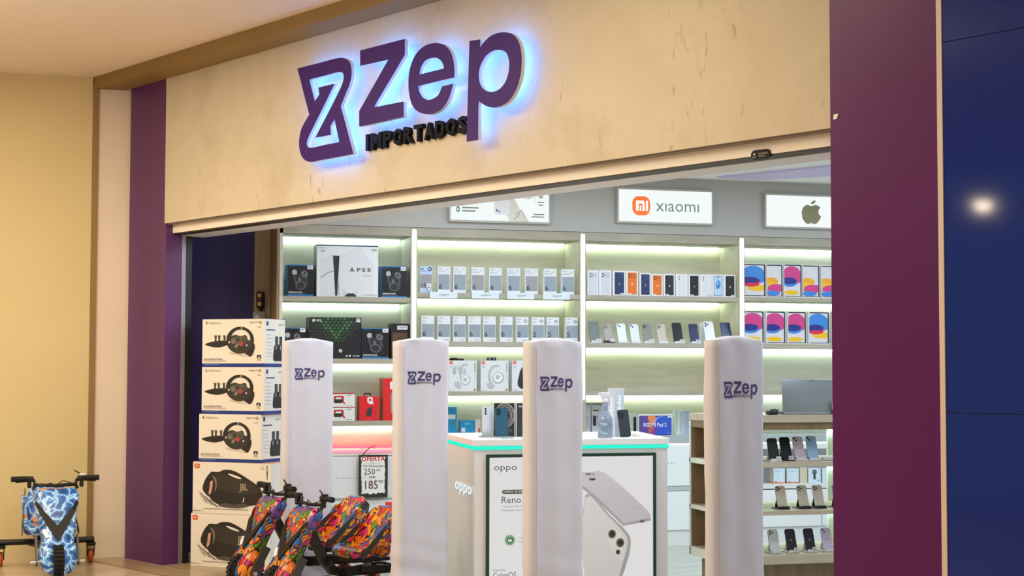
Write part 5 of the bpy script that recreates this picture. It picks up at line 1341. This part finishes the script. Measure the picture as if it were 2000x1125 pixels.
rack = [(1503, 1524, 859, 0, '1b2226', 0, 'black phone leftmost on the upper rack shelf under the laptop', 'leftmost black phone of the rack', WS, None, 1), (1528, 1548, 853, 0, '171a1e', 0, 'black phone second on the upper rack shelf, left of the pink one', 'second black phone of the rack', BLACK, None, 1),
        (1553, 1574, 852, 0, 'd8cbe0', 2, 'pale pink phone on the upper rack shelf', 'pale pink phone', WS, None, 0), (1580, 1600, 851, 0, 'a4cdf6', 2, 'light blue phone on the upper rack shelf', 'light blue phone', WS, None, 0), (1638, 1658, 855, 0, '9db4e6', 2, 'periwinkle phone cut by the purple column, upper rack shelf', 'periwinkle phone', BLACK, None, 0),
        (1518, 1541, 952, 1, 'd2ccbe', 3, 'gold phone leftmost on the middle rack shelf', 'leftmost gold phone', BLACK, 'c0b8a6', 0), (1560, 1583, 951, 1, 'cfc9ba', 3, 'gold phone in the middle of three on the middle rack shelf', 'middle gold phone', BLACK, 'bcb4a2', 0), (1590, 1614, 951, 1, 'd4ccc2', 3, 'gold phone rightmost of three on the middle rack shelf', 'right gold phone', BLACK, 'c2b8aa', 0),
        (1630, 1652, 949, 1, '8fa6d4', 3, 'steel blue phone cut by the purple column, middle rack shelf', 'steel blue phone', BLACK, None, 0),
        (1504, 1526, 1045, 2, 'dde6ee', 3, 'silver white phone leftmost on the lowest rack shelf', 'silver white phone', WS, None, 0), (1538, 1559, 1043, 2, '2a2336', 2, 'dark violet phone, left of the two on the lowest rack shelf', 'left dark violet phone', WS, 'a88ac8', 1), (1574, 1595, 1043, 2, '2a2238', 2, 'dark violet phone, right of the two on the lowest rack shelf', 'right dark violet phone', WS, 'a88ac8', 1),
        (1608, 1629, 1043, 2, 'd6cfee', 2, 'lilac phone on the lowest rack shelf', 'lilac phone', WS, 'b49adc', 0), (1640, 1660, 1042, 2, 'e2ecee', 2, 'white phone cut by the purple column, lowest rack shelf', 'white phone at the column', WS, None, 0)]
for (a, b, t, sh, col, n, lab, wh, sc_, lg, tg) in rack:
    xo = XP + (.05 if wh == 'leftmost black phone of the rack' else 0)
    phone(a, b, t, RZs[sh] + .0006, xo, col, n, lab, (G1, G2, G3)[sh], GSG, sc_, logo=lg, where=wh, tagc=bool(tg))
yc, w = span(1604, 1627, 892, XP - .02)
t = empty('charger', (XP - .02, yc, RZs[0] + .0006), RZ, label='white charger block lying on the upper rack shelf right of the blue phone', cat='charger')
MB().rbox(-.03, .03, -.02, .03, 0, .020, WS, .005).build('brick', t); MB().tube([(-.03, 0, .008), (-.05, -.01, .005), (-.03, -.025, .004), (.01, -.03, .004)], .003, WS, 8).build('cord', t)

# ------------------------------------------------------------------ drift trikes
use(FA)
def interp(tab, z):
    for (a, b) in zip(tab[:-1], tab[1:]):
        if a[0] <= z <= b[0]:
            t = (z - a[0]) / (b[0] - a[0]); return [a[i] + (b[i] - a[i]) * t for i in range(1, len(a))]
    return list(tab[-1][1:]) if z > tab[-1][0] else list(tab[0][1:])
# z, half width, front x, depth
SHELL = [(.035, .055, .075, .07), (.06, .095, .085, .13), (.13, .115, .075, .15), (.19, .112, .045, .13), (.225, .098, .02, .10), (.30, .102, -.02, .09), (.38, .116, -.06, .09),
         (.46, .136, -.10, .09), (.505, .140, -.125, .085), (.535, .130, -.145, .07), (.552, .112, -.16, .05)]
def trike(name, loc, rz, paint, lab, red, group=None, lever=CHROME, half=.255, steer=0.0, ssc=1.0):
    t = empty(name, loc, rz, label=lab, cat='trike', group=group)
    # moulded front shell with a slot for the wheel
    vs = []; fs = []; prof = [(-1, -1.0), (-1, -.25), (-.93, -.03), (-.55, 0), (-.29, .0), (.29, .0), (.55, 0), (.93, -.03), (1, -.25), (1, -1.0)]
    n = len(prof); zz = [r[0] for r in SHELL]; zf = []
    for a, b in zip(zz[:-1], zz[1:]): zf += [a, (a + b) / 2]
    zf.append(zz[-1])
    m = MB()
    def ring(z, s=1.0, inset=0.0):
        hw, xf, dp = interp(SHELL, z)
        return [(xf - inset + py_ * dp, -px_ * (hw - inset), z) for px_, py_ in prof]
    R = [ring(z) for z in zf]
    for i in range(len(R) - 1):
        slot = zf[i + 1] < .2
        for k in range(n):
            k2 = (k + 1) % n
            if slot and k == 4: continue
            if slot and k2 == 0: continue
            m.add([R[i][k], R[i][k2], R[i + 1][k2], R[i + 1][k]], [(0, 1, 2, 3)], paint, True)
    for i in range(len(R) - 1):          # inner walls of the wheel slot
        if zf[i + 1] < .2:
            for k in (4, 5):
                a, b = R[i][k], R[i + 1][k]; m.add([a, b, (b[0] - .10, b[1], b[2]), (a[0] - .10, a[1], a[2])], [(0, 1, 2, 3)], BLACK)
    m.add(R[-1], [tuple(range(n))], paint)
    sh = m.weld().build('front_shell', t)
    # dark V trim
    def xf(z): return interp(SHELL, z)[1]
    V = [(-.133, .462), (-.125, .482), (-.085, .425), (0, .33), (.085, .425), (.125, .482), (.133, .462), (.105, .40), (.02, .262), (0, .242), (-.02, .262), (-.105, .40)]
    dense = []
    for i in range(len(V)):
        a, b = V[i], V[(i + 1) % len(V)]
        for k in range(4): dense.append((a[0] + (b[0] - a[0]) * k / 4, a[1] + (b[1] - a[1]) * k / 4))
    MB().prism(dense, lambda a, b, d: (xf(b) + d - (.01 if abs(a) > .115 else 0), -a, b), -.004, .010, C('1a1612', .5, spec=.3)).build('v_trim', sh, label='dark V shaped trim')
    MB().box(-.003, .003, -.006, .006, .0, .07, BLACK).build('vent', sh, (xf(.49) + .016, 0, .43)).rotation_euler = (0, -.47, 0)
    m = MB(); m.prism([(.092, .31), (.09, .285), (.07, .255), (.052, .265), (.072, .31)], lambda a, b, d: (xf(b) + d, -a, b), 0, .006, C('e8eef4', .25)); m.build('lamp_lens', sh, label='small white lamp lens')
    # front wheel
    RW, WW = .106, .032
    tw = [(RW - .035, -WW), (RW - .010, -WW * 1.02), (RW - .001, -WW * .7), (RW, 0), (RW - .001, WW * .7), (RW - .010, WW * 1.02), (RW - .035, WW)]
    wc = (.0, 0, RW + .002)
    wh = MB().lathe(tw, RUBBER, wc, 'y', 40).build('front_wheel', t)
    m = MB()
    for k in range(26):
        q = 2 * math.pi * k / 26; c_, s_ = math.cos(q), math.sin(q)
        for sd_ in (-1, 1):
            p = Vector((wc[0] + (RW + .002) * c_, sd_ * .016, wc[2] + (RW + .002) * s_)); u1 = Vector((-s_, 0, c_)) * .009; u2 = Vector((0, .014, 0)); u3 = Vector((c_, 0, s_)) * .004
            vv = [p + a * u1 + b * u2 + e * u3 for e in (-1, 1) for a, b in ((-1, -1), (1, -1), (1, 1), (-1, 1))]
            m.add(vv, [(3, 2, 1, 0), (4, 5, 6, 7), (0, 1, 5, 4), (1, 2, 6, 5), (2, 3, 7, 6), (3, 0, 4, 7)], RUBBER)
    m.build('tread', wh)
    MB().lathe([(.03, -WW * 1.05), (RW - .035, -WW * .8), (RW - .035, WW * .8), (.03, WW * 1.05)], DGREY, wc, 'y', 28).build('rim', wh)
    for s in (-1, 1):
        fk = MB().bar((.0, s * .125, wc[2] - .015), (-.09, s * .125, .26), .012, .05, C('4a4a4c', .4, .5)).build('fork_plate', t)
        MB().tube([(wc[0], s * .05, wc[2]), (wc[0], s * .165, wc[2])], .013, CHROME, 12).build('axle_peg', fk, label='chrome axle peg')
    # steering
    HZ = .60
    st = MB().tube([(-.20, -.135, .545), (-.21, -.125, .57), (-.215, -.13, HZ), (-.205, -.19, HZ + .012), (-.20, -.262, HZ + .012)], .011, BLACKM).tube([(-.20, .135, .545), (-.21, .125, .57), (-.215, .13, HZ), (-.205, .19, HZ + .012), (-.20, .262, HZ + .012)], .011, BLACKM).tube([(-.21, -.125, .572), (-.20, 0, .566), (-.21, .125, .572)], .011, BLACKM)
    st.tube([(-.19, -.02, .57), (-.17, 0, .545), (-.19, .02, .57)], .003, BLACK, 6).tube([(-.20, -.15, HZ), (-.15, -.10, .57), (-.16, -.03, .585), (-.18, .0, .56)], .0032, BLACK, 6).tube([(-.20, .15, HZ), (-.15, .11, .58), (-.16, .04, .60), (-.18, .0, .57)], .0032, BLACK, 6)
    hb = st.build('handlebar', t)
    for s in (-1, 1):
        MB().tube([(-.205, s * .175, HZ + .012), (-.20, s * .27, HZ + .012)], .0175, RUBBER, 14).build('grip', hb)
        l = MB().rbox(-.225, -.185, s * .155 - .02, s * .155 + .02, HZ - .005, HZ + .028, BLACK, .005); l.bar((-.19, s * .15, HZ), (-.165, s * .245, HZ - .006), .008, .012, BLACKM)
        l.rbox(-.215, -.185, s * .16 - .012, s * .16 + .012, HZ - .045, HZ, BLACK, .006); l.build('brake_lever', hb)
    MB().rbox(-.222, -.19, .145, .185, HZ + .026, HZ + .040, C('d8d8d4', .4) if lever is CHROME else BLACK, .004).bar((-.2, .15, HZ + .04), (-.2, .115, HZ + .06), .008, .006, BLACK).build('bell', hb)
    # frame
    fr = MB(); P_ = [(-.17, 0, .46), (-.30, 0, .22), (-.36, 0, .155), (-.42, 0, .14), (-.80, 0, .14)]
    for a, b in zip(P_[:-1], P_[1:]): fr.bar(a, b, .045, .055, BLACK)
    for a in P_[1:-1]: fr.lathe([(.030, -.0225), (.030, .0225)], BLACK, a, 'y', 12)
    fr.bar((-.55, -.02, .15), (-.80, -.10, .15), .03, .04, BLACK).bar((-.55, .02, .15), (-.80, .10, .15), .03, .04, BLACK)
    fr.build('frame', t)
    MB().tube([(-.74, -half, .16), (-.74, half, .16)], .02, BLACK, 14).build('rear_axle', t)
    ORW = C('b8532a', .5)
    for s in (-1, 1):
        cb = MB().box(-.78, -.70, s * (half - .02) - .028, s * (half - .02) + .028, .132, .142, BLACK).bar((-.74, s * (half - .02) - .022, .135), (-.765, s * (half - .02) - .022, .05), .005, .045, BLACK).bar((-.74, s * (half - .02) + .022, .135), (-.765, s * (half - .02) + .022, .05), .005, .045, BLACK).lathe([(.03, .12), (.034, .134)], BLACK, (-.74, s * (half - .02), 0)).build('caster', t)
        wl = MB().lathe([(.02, -.016), (.046, -.015), (.048, 0), (.046, .015), (.02, .016)], ORW, (-.765, s * (half - .02), .049), 'y', 20).build('caster_wheel', cb, label='orange caster wheel')
        MB().tube([(-.765, s * (half - .02) - .026, .049), (-.765, s * (half - .02) + .026, .049)], .009, CHROME, 10).build('bolt', cb)
    # seat on a sprung post
    sp = MB()
    for k in range(5): sp.lathe([(.016, .17 + k * .018), (.022, .176 + k * .018), (.016, .182 + k * .018)], CHROME if k % 2 else BLACK, (-.66, .0, 0))
    sp.tube([(-.66, 0, .15), (-.66, 0, .27)], .012, CHROME).build('spring_post', t)
    MB().box(-.72, -.46, -.09, .09, .20, .222, BLACK).build('seat_rail', t)
    prof_ = smooth_loop([(-.44, .228, 1), (-.43, .26), (-.46, .285), (-.55, .285), (-.615, .30), (-.66, .36), (-.70, .45), (-.735, .525), (-.765, .53), (-.775, .50), (-.755, .42), (-.73, .32), (-.70, .25), (-.66, .226, 1)], 4)
    m = MB(); lev = [(-.165, .80), (-.15, .93), (-.10, 1), (.10, 1), (.15, .93), (.165, .80)]
    cxp = -.60; czp = .33; ringv = []
    for y, s in lev: ringv.append([(cxp + (a - cxp) * s, y * (1 - .28 * max(0, (b - .33)) / .2), czp + (b - czp) * s) for a, b in prof_])
    k_ = len(prof_)
    for A_, B_ in zip(ringv[:-1], ringv[1:]):
        for i in range(k_): m.add([A_[i], A_[(i + 1) % k_], B_[(i + 1) % k_], B_[i]], [(0, 1, 2, 3)], paint, True)
    m.add(ringv[0], [tuple(range(k_))], paint); m.add(ringv[-1], [tuple(range(k_))[::-1]], paint)
    # raised side wings
    for s in (-1, 1):
        m.prism(smooth_loop([(-.47, .27), (-.55, .31), (-.62, .36), (-.66, .45), (-.70, .47), (-.73, .40), (-.70, .29), (-.60, .25)], 3), lambda a, b, d, s=s: (a, s * (.135 + d), b), 0, .03, paint)
    seat = m.weld().build('seat', t)
    MB().prism([(-.705, .27), (-.735, .34), (-.765, .44), (-.78, .50), (-.795, .48), (-.775, .38), (-.735, .27)], lambda a, b, d: (a, d, b), -.10, .10, C('5c6468', .3)).build('seat_back', seat, label='grey seat back shell')
    if red: MB().prism(smooth_loop([(-.775, .46), (-.785, .525), (-.80, .55), (-.83, .53), (-.82, .46)], 4), lambda a, b, d: (a, d, b), -.08, .085, C('c41e28', .35)).build('head_pad', seat, label='red pad behind the seat')
    for s in (-1, 1): MB().bar((-.46, s * .178, .24), (-.76, s * .140, .50), .006, .035, C('33383c', .35)).build('side_strap', seat)
    return t
def head(dx, dy): return math.atan2(dy, dx)
q = at_z(112, 1131, 0)
trike('drift_trike', (q.x, q.y, 0), head(.945, -.33), LIGHTN, 'blue lightning patterned drift trike before the beige wall', False, half=.31)
TG = 'graffiti patterned drift trikes'
fh = head(-.16, -.987)
trike('drift_trike', (1.32, -.17, 0), fh, GRAFF, 'left graffiti patterned drift trike, touching the speaker boxes in view', False, TG, BLACK, half=.22, steer=head(.10, -.995) - fh, ssc=.82).scale = (.98, .98, .98)
fh = head(-.08, -.997)
trike('drift_trike', (1.86, -.27, 0), fh, GRAFF, 'right graffiti patterned drift trike, nearer, with a red pad behind its seat', True, TG, BLACK, half=.22, steer=head(.24, -.97) - fh, ssc=.86).scale = (.94, .94, .94)
